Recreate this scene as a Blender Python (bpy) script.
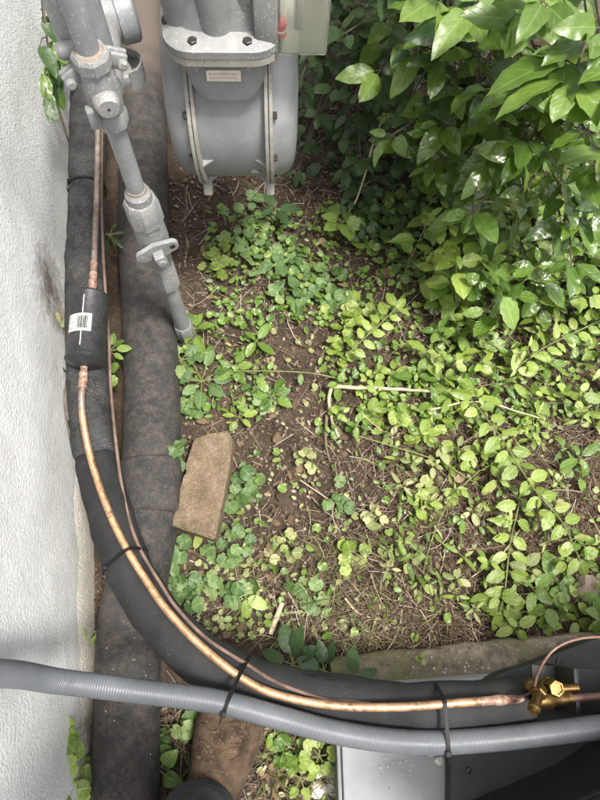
import bpy, bmesh, math, random
from mathutils import Vector, Matrix, noise, Quaternion
from math import radians, sin, cos, pi, sqrt, atan2

R = random.Random(11)
for o in list(bpy.data.objects):
    bpy.data.objects.remove(o)
S = bpy.context.scene
COL = S.collection

# ------------------------------------------------------------------ camera
CAM_H = 1.15
FPX = 600.0                       # focal length in photo pixels (600 x 800 photo)
NAD = (-18.0, 215.0)              # nadir relative to picture centre
_n = math.hypot(*NAD)
TH = math.atan(_n / FPX)
_r, _u = Vector((1, 0, 0)), Vector((0, cos(TH), sin(TH)))
FWD = Vector((0, sin(TH), -cos(TH)))
_a, _b = -NAD[0] / _n, NAD[1] / _n
ER = _r * _b + _u * _a
EU = _r * (-_a) + _u * _b
CAM = Vector((0, 0, CAM_H))
cd = bpy.data.cameras.new('camera')
cam = bpy.data.objects.new('camera', cd)
COL.objects.link(cam)
m3 = Matrix((ER, EU, -FWD)).transposed()
cam.matrix_world = Matrix.Translation(CAM) @ m3.to_4x4()
cd.sensor_fit = 'AUTO'
cd.sensor_width = 36
cd.lens = FPX / 800 * 36
cd.clip_start = 0.02
cd.clip_end = 300
S.camera = cam

# ------------------------------------------------------------------ light
SUN_DIR = Vector((0.30, -0.16, 1.0)).normalized()      # high summer sun through thin cloud, grazing the wall
W_ = bpy.data.worlds.new('World')
S.world = W_
W_.use_nodes = True
nt = W_.node_tree
nt.nodes.clear()
sky = nt.nodes.new('ShaderNodeTexSky')
sky.sky_type = 'NISHITA'
sky.sun_disc = False
sky.sun_elevation = math.asin(SUN_DIR.z)
sky.sun_rotation = math.atan2(SUN_DIR.x, SUN_DIR.y)
sky.dust_density = 4.0
sky.air_density = 1.0
hs = nt.nodes.new('ShaderNodeHueSaturation')
hs.inputs['Saturation'].default_value = 0.22
bg = nt.nodes.new('ShaderNodeBackground')
bg.inputs['Strength'].default_value = 0.148
wo = nt.nodes.new('ShaderNodeOutputWorld')
nt.links.new(sky.outputs[0], hs.inputs['Color'])
nt.links.new(hs.outputs[0], bg.inputs['Color'])
nt.links.new(bg.outputs[0], wo.inputs['Surface'])
sl = bpy.data.lights.new('sun', 'SUN')
sl.energy = 3.0
sl.angle = radians(12)
sl.color = (1.0, 0.96, 0.89)
so = bpy.data.objects.new('sun', sl)
COL.objects.link(so)
so.rotation_euler = SUN_DIR.to_track_quat('Z', 'Y').to_euler()
so.location = SUN_DIR * 8

S.render.engine = 'CYCLES'
vs = S.view_settings
vs.view_transform = 'Standard'
vs.look = 'None'
vs.exposure = 1.2
vs.gamma = 1.0
vs.use_curve_mapping = False

# ------------------------------------------------------------------ pixel helpers
def ray(u, v):
    return ER * ((u - 300) / FPX) + EU * ((400 - v) / FPX) + FWD

def P(u, v, z=0.0):
    d = ray(u, v)
    return CAM + d * ((z - CAM_H) / d.z)

def PT(u, v, t):
    return CAM + ray(u, v) * t

def proj(p):
    q = p - CAM
    d = q.dot(FWD)
    return (300 + FPX * q.dot(ER) / d, 400 - FPX * q.dot(EU) / d, d)

# ------------------------------------------------------------------ materials
MATS = {}
def nodes_new(name):
    m = bpy.data.materials.new(name)
    m.use_nodes = True
    t = m.node_tree
    t.nodes.clear()
    out = t.nodes.new('ShaderNodeOutputMaterial')
    b = t.nodes.new('ShaderNodeBsdfPrincipled')
    t.links.new(b.outputs[0], out.inputs['Surface'])
    MATS[name] = m
    return m, t, b, out

def ramp(t, src, stops):
    r = t.nodes.new('ShaderNodeValToRGB')
    e = r.color_ramp.elements
    while len(e) < len(stops):
        e.new(0.5)
    for i, (p, c) in enumerate(stops):
        e[i].position = p
        e[i].color = (c[0], c[1], c[2], 1) if hasattr(c, '__len__') else (c, c, c, 1)
    t.links.new(src, r.inputs[0])
    return r.outputs[0]

def noise_tex(t, co, scale, detail=5, rough=0.6, dist=0.0):
    n = t.nodes.new('ShaderNodeTexNoise')
    n.inputs['Scale'].default_value = scale
    n.inputs['Detail'].default_value = detail
    n.inputs['Roughness'].default_value = rough
    n.inputs['Distortion'].default_value = dist
    t.links.new(co, n.inputs['Vector'])
    return n.outputs['Fac']

def mix(t, fac, a, b, mode='MIX'):
    n = t.nodes.new('ShaderNodeMix')
    n.data_type = 'RGBA'
    n.blend_type = mode
    for sock, val in ((n.inputs[0], fac), (n.inputs[6], a), (n.inputs[7], b)):
        if hasattr(val, 'is_linked'):
            t.links.new(val, sock)
        elif hasattr(val, '__len__'):
            sock.default_value = (val[0], val[1], val[2], 1)
        else:
            sock.default_value = val
    return n.outputs[2]

def math_n(t, op, a, b=None, c=None):
    n = t.nodes.new('ShaderNodeMath')
    n.operation = op
    for i, v in enumerate((a, b, c)):
        if v is None:
            continue
        if hasattr(v, 'is_linked'):
            t.links.new(v, n.inputs[i])
        else:
            n.inputs[i].default_value = v
    return n.outputs[0]

def bump(t, b, h, strength=0.3, dist=0.002, prev=None):
    n = t.nodes.new('ShaderNodeBump')
    n.inputs['Strength'].default_value = strength
    n.inputs['Distance'].default_value = dist
    t.links.new(h, n.inputs['Height'])
    if prev is not None:
        t.links.new(prev, n.inputs['Normal'])
    t.links.new(n.outputs[0], b.inputs['Normal'])
    return n.outputs[0]

def position(t):
    return t.nodes.new('ShaderNodeNewGeometry').outputs['Position']

def pm(name, c1, c2, scale=40, rough=0.6, metal=0.0, bs=0.2, bd=0.001, bscale=None,
       specks=None, speck_scale=400, speck_lo=0.66, spec=0.5, rough2=None):
    """two-tone noise material with fine relief and optional specks of dust"""
    m, t, b, out = nodes_new(name)
    co = position(t)
    f = noise_tex(t, co, scale, 6, 0.62)
    c = ramp(t, f, [(0.33, c1), (0.68, c2)])
    if specks:
        g = noise_tex(t, co, speck_scale, 3, 0.7)
        big = noise_tex(t, co, scale * 0.7, 3, 0.5)
        g = math_n(t, 'MULTIPLY_ADD', big, 0.25, g)
        k = ramp(t, g, [(speck_lo + 0.10, 0.0), (speck_lo + 0.20, 1.0)])
        c = mix(t, k, c, specks)
    t.links.new(c, b.inputs['Base Color'])
    if rough2 is None:
        b.inputs['Roughness'].default_value = rough
    else:
        rr = ramp(t, noise_tex(t, co, scale * 2.3, 4), [(0.35, rough), (0.7, rough2)])
        t.links.new(rr, b.inputs['Roughness'])
    b.inputs['Metallic'].default_value = metal
    b.inputs['Specular IOR Level'].default_value = spec
    if bs:
        bump(t, b, noise_tex(t, co, bscale or scale * 6, 5, 0.65), bs, bd)
    return m

# stucco
def make_stucco(name, base, dirt, amount, stain=None):
    m, t, b, out = nodes_new(name)
    co = position(t)
    c = ramp(t, noise_tex(t, co, 26, 6, 0.7), [(0.3, [x * 0.86 for x in base]), (0.7, base)])
    big = noise_tex(t, co, 5.5, 6, 0.65, 0.6)
    k = ramp(t, big, [(amount, 0.0), (amount + 0.16, 0.75)])
    c = mix(t, k, c, dirt)
    sep = t.nodes.new('ShaderNodeSeparateXYZ')
    t.links.new(co, sep.inputs[0])
    # splash dirt that reaches a hand's breadth above the ground
    zz = math_n(t, 'MULTIPLY_ADD', noise_tex(t, co, 18, 5), 0.16, sep.outputs[2])
    sk = ramp(t, zz, [(0.10, 0.62), (0.21, 0.0)])
    c = mix(t, sk, c, [x * 0.95 for x in dirt])
    # brown smudge where something once rubbed the wall beside the drier
    if stain is not None:
        vm = t.nodes.new('ShaderNodeVectorMath')
        vm.operation = 'DISTANCE'
        t.links.new(co, vm.inputs[0])
        vm.inputs[1].default_value = stain
        dd = math_n(t, 'MULTIPLY_ADD', noise_tex(t, co, 34, 6, 0.75), 0.20, vm.outputs['Value'])
        c = mix(t, ramp(t, dd, [(0.11, 0.9), (0.19, 0.0)]), c, (0.13, 0.105, 0.080))
    t.links.new(c, b.inputs['Base Color'])
    b.inputs['Roughness'].default_value = 0.95
    b.inputs['Specular IOR Level'].default_value = 0.15
    v = t.nodes.new('ShaderNodeTexVoronoi')
    v.inputs['Scale'].default_value = 300
    v.feature = 'SMOOTH_F1'
    t.links.new(co, v.inputs['Vector'])
    h = math_n(t, 'ADD', noise_tex(t, co, 150, 5, 0.8), math_n(t, 'MULTIPLY', v.outputs['Distance'], 0.5))
    n1 = bump(t, b, h, 0.9, 0.0050)
    bump(t, b, noise_tex(t, co, 420, 3, 0.7), 0.4, 0.0012, n1)
    return m
_wa, _wb = P(89, 590, 0), P(78, 105, 0)
_wd = (_wb - _wa).normalized()
_wn = Vector((_wd.y, -_wd.x, 0))
STAIN = CAM + ray(50, 285) * ((_wa - CAM).dot(_wn) / ray(50, 285).dot(_wn))
M_STUCCO = make_stucco('stucco_white', (0.79, 0.795, 0.785), (0.50, 0.45, 0.38), 0.67, STAIN)
M_BASE = make_stucco('stucco_base', (0.72, 0.705, 0.66), (0.42, 0.37, 0.29), 0.56)

# soil
def make_soil():
    m, t, b, out = nodes_new('soil')
    co = position(t)
    f = noise_tex(t, co, 9, 9, 0.72)
    c = ramp(t, f, [(0.30, (0.030, 0.020, 0.0135)), (0.5, (0.070, 0.048, 0.034)), (0.70, (0.130, 0.096, 0.069))])
    g = noise_tex(t, co, 160, 5, 0.75)
    c = mix(t, ramp(t, g, [(0.56, 0.0), (0.74, 0.8)]), c, (0.27, 0.21, 0.155))
    g2 = noise_tex(t, co, 70, 5, 0.7)
    c = mix(t, ramp(t, g2, [(0.30, 0.75), (0.43, 0.0)]), c, (0.030, 0.021, 0.014))
    t.links.new(c, b.inputs['Base Color'])
    b.inputs['Roughness'].default_value = 0.96
    b.inputs['Specular IOR Level'].default_value = 0.2
    h = math_n(t, 'ADD', noise_tex(t, co, 60, 8, 0.75), math_n(t, 'MULTIPLY', noise_tex(t, co, 330, 4, 0.7), 0.4))
    bump(t, b, h, 0.9, 0.012)
    return m
M_SOIL = make_soil()

M_METER = pm('meter_paint', (0.165, 0.171, 0.175), (0.220, 0.226, 0.230), 22, 0.34, 0.0, 0.25, 0.0006, 330, (0.36, 0.36, 0.35), 520, 0.66, rough2=0.48)
M_METER2 = pm('meter_casting', (0.140, 0.144, 0.143), (0.205, 0.207, 0.202), 30, 0.42, 0.0, 0.35, 0.0008, 300, (0.36, 0.33, 0.28), 300, 0.62, rough2=0.6)
M_FLANGE = pm('flange_metal', (0.20, 0.195, 0.18), (0.33, 0.31, 0.265), 60, 0.5, 0.0, 0.3, 0.0006, 300, (0.17, 0.14, 0.11), 300, 0.6)
M_GAS = pm('gas_pipe_paint', (0.165, 0.174, 0.179), (0.225, 0.232, 0.235), 30, 0.42, 0.0, 0.3, 0.0007, 280, (0.38, 0.37, 0.35), 330, 0.62, rough2=0.58)
M_GASB = pm('gas_valve_casting', (0.145, 0.150, 0.151), (0.225, 0.226, 0.224), 36, 0.48, 0.0, 0.6, 0.0012, 200, (0.36, 0.32, 0.27), 260, 0.60, rough2=0.65)
M_RUST = pm('rusty_seal', (0.17, 0.115, 0.078), (0.27, 0.24, 0.21), 90, 0.8)
M_BOLT = pm('dark_bolt', (0.030, 0.030, 0.030), (0.10, 0.09, 0.08), 200, 0.45, 0.7)
M_PLATE = pm('cream_plate', (0.50, 0.45, 0.40), (0.62, 0.58, 0.53), 120, 0.6)
M_PRINT = pm('faded_red_print', (0.42, 0.25, 0.22), (0.52, 0.38, 0.34), 300, 0.7)
M_STICK = pm('grubby_sticker', (0.26, 0.26, 0.255), (0.46, 0.46, 0.45), 160, 0.55)
M_RED = pm('red_seal', (0.36, 0.05, 0.06), (0.48, 0.12, 0.12), 60, 0.35)
M_WHITE = pm('white_plastic', (0.55, 0.54, 0.50), (0.66, 0.65, 0.62), 40, 0.4)
M_FOAM_D = pm('dusty_foam', (0.011, 0.0112, 0.0115), (0.042, 0.042, 0.042), 34, 0.85, 0, 0.6, 0.0014, 420, (0.15, 0.145, 0.14), 600, 0.60, spec=0.3)
M_FOAM = pm('black_foam', (0.0085, 0.009, 0.0092), (0.023, 0.023, 0.0235), 14, 0.75, 0, 0.5, 0.0014, 300, (0.16, 0.15, 0.14), 420, 0.69, spec=0.3)
M_TIE = pm('black_nylon', (0.005, 0.005, 0.005), (0.010, 0.010, 0.011), 50, 0.55, 0, 0, spec=0.2)
M_COND = pm('conduit_grey', (0.072, 0.079, 0.088), (0.112, 0.120, 0.131), 14, 0.33, 0, 0.1, 0.0004, 300, spec=0.5, rough2=0.48)
M_WIRE = pm('brown_cable', (0.075, 0.045, 0.034), (0.18, 0.120, 0.092), 40, 0.6)
M_CAPIL = pm('dark_capillary', (0.085, 0.040, 0.030), (0.19, 0.105, 0.080), 60, 0.5, 0.3)
M_BRASS = pm('brass', (0.075, 0.048, 0.020), (0.21, 0.135, 0.052), 110, 0.45, 1.0, 0.25, 0.0004, 500, rough2=0.5)
def make_stone():
    m, t, b, out = nodes_new('sandstone')
    co = position(t)
    c = ramp(t, noise_tex(t, co, 34, 8, 0.75), [(0.30, (0.11, 0.078, 0.052)), (0.52, (0.22, 0.160, 0.105)), (0.72, (0.33, 0.26, 0.18))])
    c = mix(t, ramp(t, noise_tex(t, co, 420, 4, 0.75), [(0.42, 0.6), (0.52, 0.0)]), c, (0.085, 0.062, 0.045))
    c = mix(t, ramp(t, noise_tex(t, co, 300, 3, 0.7), [(0.60, 0.0), (0.68, 0.8)]), c, (0.42, 0.36, 0.27))
    c = mix(t, ramp(t, noise_tex(t, co, 26, 6, 0.7), [(0.54, 0.0), (0.66, 0.55)]), c, (0.085, 0.10, 0.038))
    t.links.new(c, b.inputs['Base Color'])
    b.inputs['Roughness'].default_value = 0.95
    b.inputs['Specular IOR Level'].default_value = 0.15
    bump(t, b, noise_tex(t, co, 260, 8, 0.8), 1.0, 0.004)
    return m
M_STONE = make_stone()
M_ROCK = pm('rock', (0.19, 0.14, 0.10), (0.33, 0.27, 0.21), 70, 0.95, 0, 0.8, 0.003, 200, spec=0.2)
M_PEB = pm('pebble', (0.36, 0.33, 0.29), (0.62, 0.60, 0.56), 60, 0.85, 0, 0.4, 0.001)
M_PAD = pm('grey_pad', (0.20, 0.206, 0.213), (0.27, 0.276, 0.283), 9, 0.55, 0, 0.25, 0.0008, 420, (0.42, 0.42, 0.42), 500, 0.68, rough2=0.7)
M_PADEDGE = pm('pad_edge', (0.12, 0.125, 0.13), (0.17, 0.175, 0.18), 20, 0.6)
M_CAB = pm('dark_cabinet_paint', (0.020, 0.022, 0.021), (0.033, 0.036, 0.034), 8, 0.42, 0, 0.15, 0.0006, 260, (0.16, 0.16, 0.15), 420, 0.67, rough2=0.55, spec=0.3)
M_BLACK = pm('black_bracket', (0.010, 0.010, 0.011), (0.02, 0.02, 0.02), 30, 0.5)
M_STRAW = None
M_TWIG = pm('pale_twig', (0.30, 0.23, 0.14), (0.48, 0.41, 0.28), 60, 0.85)
M_TWIGD = pm('brown_twig', (0.085, 0.060, 0.040), (0.17, 0.125, 0.085), 60, 0.9)
M_STEM = pm('green_stem', (0.10, 0.12, 0.035), (0.17, 0.18, 0.06), 60, 0.6)
M_BARK = pm('shrub_bark', (0.055, 0.040, 0.028), (0.12, 0.09, 0.06), 50, 0.9, 0, 0.6, 0.002)
M_BOOT = pm('brown_suede', (0.026, 0.018, 0.0125), (0.105, 0.070, 0.046), 36, 0.95, 0, 0.5, 0.0015, 420, (0.25, 0.18, 0.12), 300, 0.64, spec=0.15)
M_SOLE = pm('dark_rubber', (0.02, 0.018, 0.016), (0.045, 0.04, 0.035), 40, 0.85)
M_DENIM = pm('dark_trousers', (0.030, 0.033, 0.040), (0.055, 0.058, 0.068), 60, 0.95, 0, 0.5, 0.001, 900)

def make_concrete():
    m, t, b, out = nodes_new('mossy_concrete')
    co = position(t)
    c = ramp(t, noise_tex(t, co, 60, 7, 0.72), [(0.3, (0.085, 0.066, 0.046)), (0.5, (0.21, 0.172, 0.125)), (0.70, (0.42, 0.36, 0.27))])
    k = ramp(t, noise_tex(t, co, 15, 7, 0.7), [(0.46, 0.0), (0.60, 0.75)])
    c = mix(t, k, c, (0.120, 0.125, 0.038))
    k2 = ramp(t, noise_tex(t, co, 190, 3, 0.6), [(0.62, 0.0), (0.70, 0.9)])
    c = mix(t, k2, c, (0.42, 0.37, 0.29))
    t.links.new(c, b.inputs['Base Color'])
    b.inputs['Roughness'].default_value = 0.95
    bump(t, b, noise_tex(t, co, 110, 7, 0.72), 0.9, 0.006)
    return m
M_CONC = make_concrete()

def make_copper(name, tarn):
    m, t, b, out = nodes_new(name)
    co = position(t)
    c = ramp(t, noise_tex(t, co, 30, 6, 0.7), [(0.3, (0.42, 0.235, 0.125)), (0.55, (0.55, 0.325, 0.185)), (0.72, (0.62, 0.42, 0.27))])
    k = ramp(t, noise_tex(t, co, 75, 6, 0.7), [(tarn, 0.0), (tarn + 0.16, 0.9)])
    c = mix(t, k, c, (0.15, 0.085, 0.055))
    t.links.new(c, b.inputs['Base Color'])
    b.inputs['Metallic'].default_value = 0.7
    rr = ramp(t, noise_tex(t, co, 60, 4), [(0.3, 0.40), (0.7, 0.62)])
    t.links.new(rr, b.inputs['Roughness'])
    return m
M_COPPER = make_copper('bright_copper', 0.50)
M_COPPERT = pm('tarnished_copper', (0.14, 0.10, 0.08), (0.33, 0.27, 0.23), 60, 0.5, 0.5)
M_FLUX = pm('heat_stained_copper', (0.16, 0.065, 0.040), (0.46, 0.32, 0.26), 160, 0.55, 0.4)

def make_glass():
    m, t, b, out = nodes_new('clear_plastic')
    b.inputs['Base Color'].default_value = (0.90, 0.90, 0.83, 1)
    b.inputs['Roughness'].default_value = 0.16
    b.inputs['IOR'].default_value = 1.25
    b.inputs['Transmission Weight'].default_value = 0.93
    return m
M_GLASS = make_glass()

def make_drain():
    m, t, b, out = nodes_new('dusty_drain_pipe')
    co = position(t)
    c = ramp(t, noise_tex(t, co, 20, 6, 0.65), [(0.3, (0.010, 0.0098, 0.0096)), (0.7, (0.034, 0.032, 0.031))])
    # brown mud dried on in patches, and all over the stretch under the meter
    sep = t.nodes.new('ShaderNodeSeparateXYZ')
    t.links.new(co, sep.inputs[0])
    far = ramp(t, math_n(t, 'MULTIPLY_ADD', noise_tex(t, co, 12, 5), 0.35, math_n(t, 'MULTIPLY', sep.outputs[1], 0.6)), [(0.80, 0.0), (0.93, 0.92)])
    mud = ramp(t, noise_tex(t, co, 42, 9, 0.82), [(0.46, 0.0), (0.64, 0.70)])
    k = math_n(t, 'MAXIMUM', far, mud)
    c = mix(t, k, c, (0.100, 0.076, 0.060))
    g = ramp(t, noise_tex(t, co, 420, 3, 0.7), [(0.57, 0.0), (0.70, 0.6)])
    c = mix(t, g, c, (0.15, 0.138, 0.127))
    t.links.new(c, b.inputs['Base Color'])
    b.inputs['Roughness'].default_value = 0.72
    bump(t, b, noise_tex(t, co, 200, 8, 0.8), 0.9, 0.0025)
    return m
M_DRAIN = make_drain()

def make_drier():
    m, t, b, out = nodes_new('black_drier_paint')
    co = position(t)
    c = ramp(t, noise_tex(t, co, 30, 5), [(0.35, (0.011, 0.011, 0.0115)), (0.7, (0.028, 0.028, 0.028))])
    g = ramp(t, noise_tex(t, co, 560, 3, 0.7), [(0.60, 0.0), (0.72, 0.7)])
    c = mix(t, g, c, (0.17, 0.165, 0.16))
    t.links.new(c, b.inputs['Base Color'])
    rr = ramp(t, noise_tex(t, co, 140, 4), [(0.3, 0.28), (0.7, 0.6)])
    t.links.new(rr, b.inputs['Roughness'])
    return m
M_DRIER = make_drier()

def make_leaf_mat(name, dark, light, rough, trans=0.30, spec=0.5, vein=0.5, bs=0.35, yellow=None):
    m, t, b, out = nodes_new(name)
    oi = t.nodes.new('ShaderNodeObjectInfo')
    geo = t.nodes.new('ShaderNodeNewGeometry')
    rnd = math_n(t, 'FRACT', math_n(t, 'ADD', oi.outputs['Random'], geo.outputs['Random Per Island']))
    stops = [(0.0, dark), (0.75, light)]
    if yellow:
        stops.append((1.0, yellow))
    c = ramp(t, rnd, stops)
    uv = t.nodes.new('ShaderNodeUVMap')
    sep = t.nodes.new('ShaderNodeSeparateXYZ')
    t.links.new(uv.outputs[0], sep.inputs[0])
    ax = math_n(t, 'ABSOLUTE', math_n(t, 'SUBTRACT', sep.outputs[0], 0.5))
    mid = ramp(t, ax, [(0.0, 1.0), (0.035, 0.0)])
    side = math_n(t, 'SINE', math_n(t, 'MULTIPLY', math_n(t, 'SUBTRACT', sep.outputs[1], math_n(t, 'MULTIPLY', ax, 0.75)), 38.0))
    sv = ramp(t, side, [(0.90, 0.0), (1.0, 0.40)])
    vv = math_n(t, 'MULTIPLY', math_n(t, 'MAXIMUM', mid, sv), vein)
    co = t.nodes.new('ShaderNodeTexCoord').outputs['Object']
    mott = noise_tex(t, co, 5.0, 4, 0.6)
    c = mix(t, ramp(t, mott, [(0.35, 0.35), (0.65, 0.0)]), c, [x * 0.6 for x in dark])
    c = mix(t, vv, c, [min(1, x * 1.9 + 0.02) for x in light])
    t.links.new(c, b.inputs['Base Color'])
    b.inputs['Roughness'].default_value = rough
    b.inputs['Specular IOR Level'].default_value = spec
    h = math_n(t, 'MULTIPLY', sv, -0.6)
    h = math_n(t, 'ADD', h, math_n(t, 'MULTIPLY', noise_tex(t, co, 3.0, 1), 1.1))
    bump(t, b, h, bs * 0.6, 0.010)
    tr = t.nodes.new('ShaderNodeBsdfTranslucent')
    tc = mix(t, 1.0, c, (1.5, 1.75, 0.55), 'MULTIPLY')
    t.links.new(tc, tr.inputs['Color'])
    ms = t.nodes.new('ShaderNodeMixShader')
    ms.inputs[0].default_value = trans
    t.links.new(b.outputs[0], ms.inputs[1])
    t.links.new(tr.outputs[0], ms.inputs[2])
    t.links.new(ms.outputs[0], out.inputs['Surface'])
    return m
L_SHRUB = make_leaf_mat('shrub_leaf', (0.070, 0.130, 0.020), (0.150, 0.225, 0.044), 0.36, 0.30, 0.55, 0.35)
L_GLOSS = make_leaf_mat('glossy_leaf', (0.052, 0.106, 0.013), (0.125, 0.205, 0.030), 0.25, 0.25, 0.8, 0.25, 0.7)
L_DARK = make_leaf_mat('shade_leaf', (0.026, 0.056, 0.018), (0.052, 0.096, 0.030), 0.42, 0.25, 0.45, 0.22)  # dark leaf green that also stands in for shade inside the bush
L_HERB = make_leaf_mat('herb_leaf', (0.066, 0.130, 0.018), (0.165, 0.255, 0.044), 0.42, 0.30, 0.6, 0.35, 0.5, (0.21, 0.29, 0.06))
L_SUN = make_leaf_mat('bright_leaf', (0.125, 0.190, 0.026), (0.285, 0.365, 0.075), 0.46, 0.32, 0.55, 0.40, 0.4, (0.33, 0.37, 0.13))
L_IVY = make_leaf_mat('ground_ivy_leaf', (0.060, 0.115, 0.032), (0.155, 0.235, 0.085), 0.5, 0.28, 0.4, 0.40, 0.4, (0.24, 0.30, 0.12))
L_YEL = make_leaf_mat('yellowing_leaf', (0.165, 0.195, 0.070), (0.33, 0.34, 0.15), 0.55, 0.3, 0.35, 0.45, 0.3, (0.46, 0.42, 0.24))
L_GRASS = make_leaf_mat('grass_blade', (0.075, 0.095, 0.022), (0.180, 0.185, 0.060), 0.55, 0.25, 0.4, 0.0, 0.0, (0.30, 0.26, 0.15))

def make_straw():
    m, t, b, out = nodes_new('dry_straw')
    geo = t.nodes.new('ShaderNodeNewGeometry')
    c = ramp(t, geo.outputs['Random Per Island'], [(0.0, (0.040, 0.026, 0.018)), (0.50, (0.110, 0.078, 0.054)), (0.82, (0.23, 0.175, 0.120)), (1.0, (0.46, 0.41, 0.32))])
    t.links.new(c, b.inputs['Base Color'])
    b.inputs['Roughness'].default_value = 0.8
    b.inputs['Specular IOR Level'].default_value = 0.25
    return m
M_STRAW = make_straw()
def make_straw2():
    m, t, b, out = nodes_new('brown_dead_stem')
    geo = t.nodes.new('ShaderNodeNewGeometry')
    c = ramp(t, geo.outputs['Random Per Island'], [(0.0, (0.028, 0.017, 0.011)), (0.62, (0.088, 0.055, 0.037)), (0.92, (0.165, 0.112, 0.076)), (1.0, (0.38, 0.32, 0.235))])
    t.links.new(c, b.inputs['Base Color'])
    b.inputs['Roughness'].default_value = 0.8
    b.inputs['Specular IOR Level'].default_value = 0.25
    return m
M_STRAW2 = make_straw2()
def make_litter():
    m, t, b, out = nodes_new('leaf_litter')
    geo = t.nodes.new('ShaderNodeNewGeometry')
    c = ramp(t, geo.outputs['Random Per Island'], [(0.0, (0.025, 0.017, 0.012)), (0.6, (0.085, 0.058, 0.040)), (0.92, (0.155, 0.110, 0.076)), (1.0, (0.32, 0.27, 0.20))])
    t.links.new(c, b.inputs['Base Color'])
    b.inputs['Roughness'].default_value = 0.9
    return m
M_LITTER = make_litter()

# ------------------------------------------------------------------ mesh builder
ORG = {}
class MB:
    def __init__(s):
        s.v, s.f = [], []
    def add(s, vs, fs):
        o = len(s.v)
        s.v += [Vector(p) for p in vs]
        s.f += [tuple(i + o for i in f) for f in fs]
        return s
    def tube(s, pts, rad, n=12, cap=True, sx=1.0, twist=0.0, up=None):
        pts = [Vector(p) for p in pts]
        k = len(pts)
        fr = frames(pts, up)
        vs, fs = [], []
        for i in range(k):
            r = rad(i / (k - 1)) if callable(rad) else (rad[i] if hasattr(rad, '__len__') else rad)
            a, b = fr[i]
            for j in range(n):
                q = 2 * pi * j / n + twist * i
                vs.append(pts[i] + a * (r * cos(q) * sx) + b * (r * sin(q)))
        for i in range(k - 1):
            for j in range(n):
                fs.append((i * n + j, i * n + (j + 1) % n, (i + 1) * n + (j + 1) % n, (i + 1) * n + j))
        if cap:
            fs.append(tuple(range(n - 1, -1, -1)))
            fs.append(tuple(range((k - 1) * n, k * n)))
        return s.add(vs, fs)
    def lathe(s, base, axis, prof, n=28, ref=None, flat=1.0):
        """prof: list of (distance along axis, radius)"""
        axis = Vector(axis).normalized()
        ref = Vector(ref) if ref else (Vector((0, 0, 1)) if abs(axis.z) < 0.9 else Vector((1, 0, 0)))
        a = (ref - axis * ref.dot(axis)).normalized()
        b = axis.cross(a)
        vs, fs = [], []
        for h, r in prof:
            for j in range(n):
                q = 2 * pi * (j + 0.5) / n
                vs.append(Vector(base) + axis * h + a * (max(r, 1e-5) * cos(q)) + b * (max(r, 1e-5) * sin(q) * flat))
        k = len(prof)
        for i in range(k - 1):
            for j in range(n):
                fs.append((i * n + j, i * n + (j + 1) % n, (i + 1) * n + (j + 1) % n, (i + 1) * n + j))
        fs.append(tuple(range(n - 1, -1, -1)))
        fs.append(tuple(range((k - 1) * n, k * n)))
        return s.add(vs, fs)
    def box(s, c, ax, half, bev=0.0):
        """oriented box; ax = 3 unit axes, half = half sizes, chamfered by bev"""
        c = Vector(c)
        bm = bmesh.new()
        bmesh.ops.create_cube(bm, size=2)
        for v in bm.verts:
            v.co = Vector((v.co.x * half[0], v.co.y * half[1], v.co.z * half[2]))
        if bev:
            bmesh.ops.bevel(bm, geom=bm.edges[:], offset=bev, segments=2, affect='EDGES', profile=0.5)
        bm.verts.index_update()
        vs = [c + Vector(ax[0]) * v.co.x + Vector(ax[1]) * v.co.y + Vector(ax[2]) * v.co.z for v in bm.verts]
        fs = [tuple(v.index for v in f.verts) for f in bm.faces]
        bm.free()
        return s.add(vs, fs)
    def prism(s, outline, lo, hi, bev=0.0):
        """outline: list of world Vectors (x, y used, counter-clockwise) between heights lo and hi"""
        n = len(outline)
        cx = sum(p[0] for p in outline) / n
        cy = sum(p[1] for p in outline) / n
        rows = [(lo, 1.0)]
        if bev:
            rows += [(hi - bev, 0.0), (hi - bev * 0.3, bev * 0.3), (hi, bev)]
        else:
            rows += [(hi, 0.0)]
        rows[0] = (lo, 0.0)
        vs, fs = [], []
        for z, ins in rows:
            for i, p in enumerate(outline):
                if ins:
                    a, b = outline[i - 1], outline[(i + 1) % n]
                    t = Vector((b[0] - a[0], b[1] - a[1])).normalized()
                    vs.append(Vector((p[0] - t.y * ins, p[1] + t.x * ins, z)))
                else:
                    vs.append(Vector((p[0], p[1], z)))
        for r in range(len(rows) - 1):
            for i in range(n):
                fs.append((r * n + i, r * n + (i + 1) % n, (r + 1) * n + (i + 1) % n, (r + 1) * n + i))
        fs.append(tuple(range(n - 1, -1, -1)))
        fs.append(tuple(range((len(rows) - 1) * n, len(rows) * n)))
        return s.add(vs, fs)
    def build(s, name, mat, parent=None, smooth=35, label=None):
        me = bpy.data.meshes.new(name)
        if parent is None:
            xs = [p.x for p in s.v]; ys = [p.y for p in s.v]; zs = [p.z for p in s.v]
            org = Vector(((min(xs) + max(xs)) / 2, (min(ys) + max(ys)) / 2, min(zs)))
        else:
            org = ORG[parent.name]
        me.from_pydata([p - org for p in s.v], [], s.f)
        me.update()
        if smooth:
            me.shade_smooth()
            me.set_sharp_from_angle(angle=radians(smooth))
        me.materials.append(mat)
        o = bpy.data.objects.new(name, me)
        COL.objects.link(o)
        if parent is not None:
            o.parent = parent
        else:
            o.location = org
        ORG[o.name] = org
        if label:
            o['label'] = label
        return o

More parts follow.
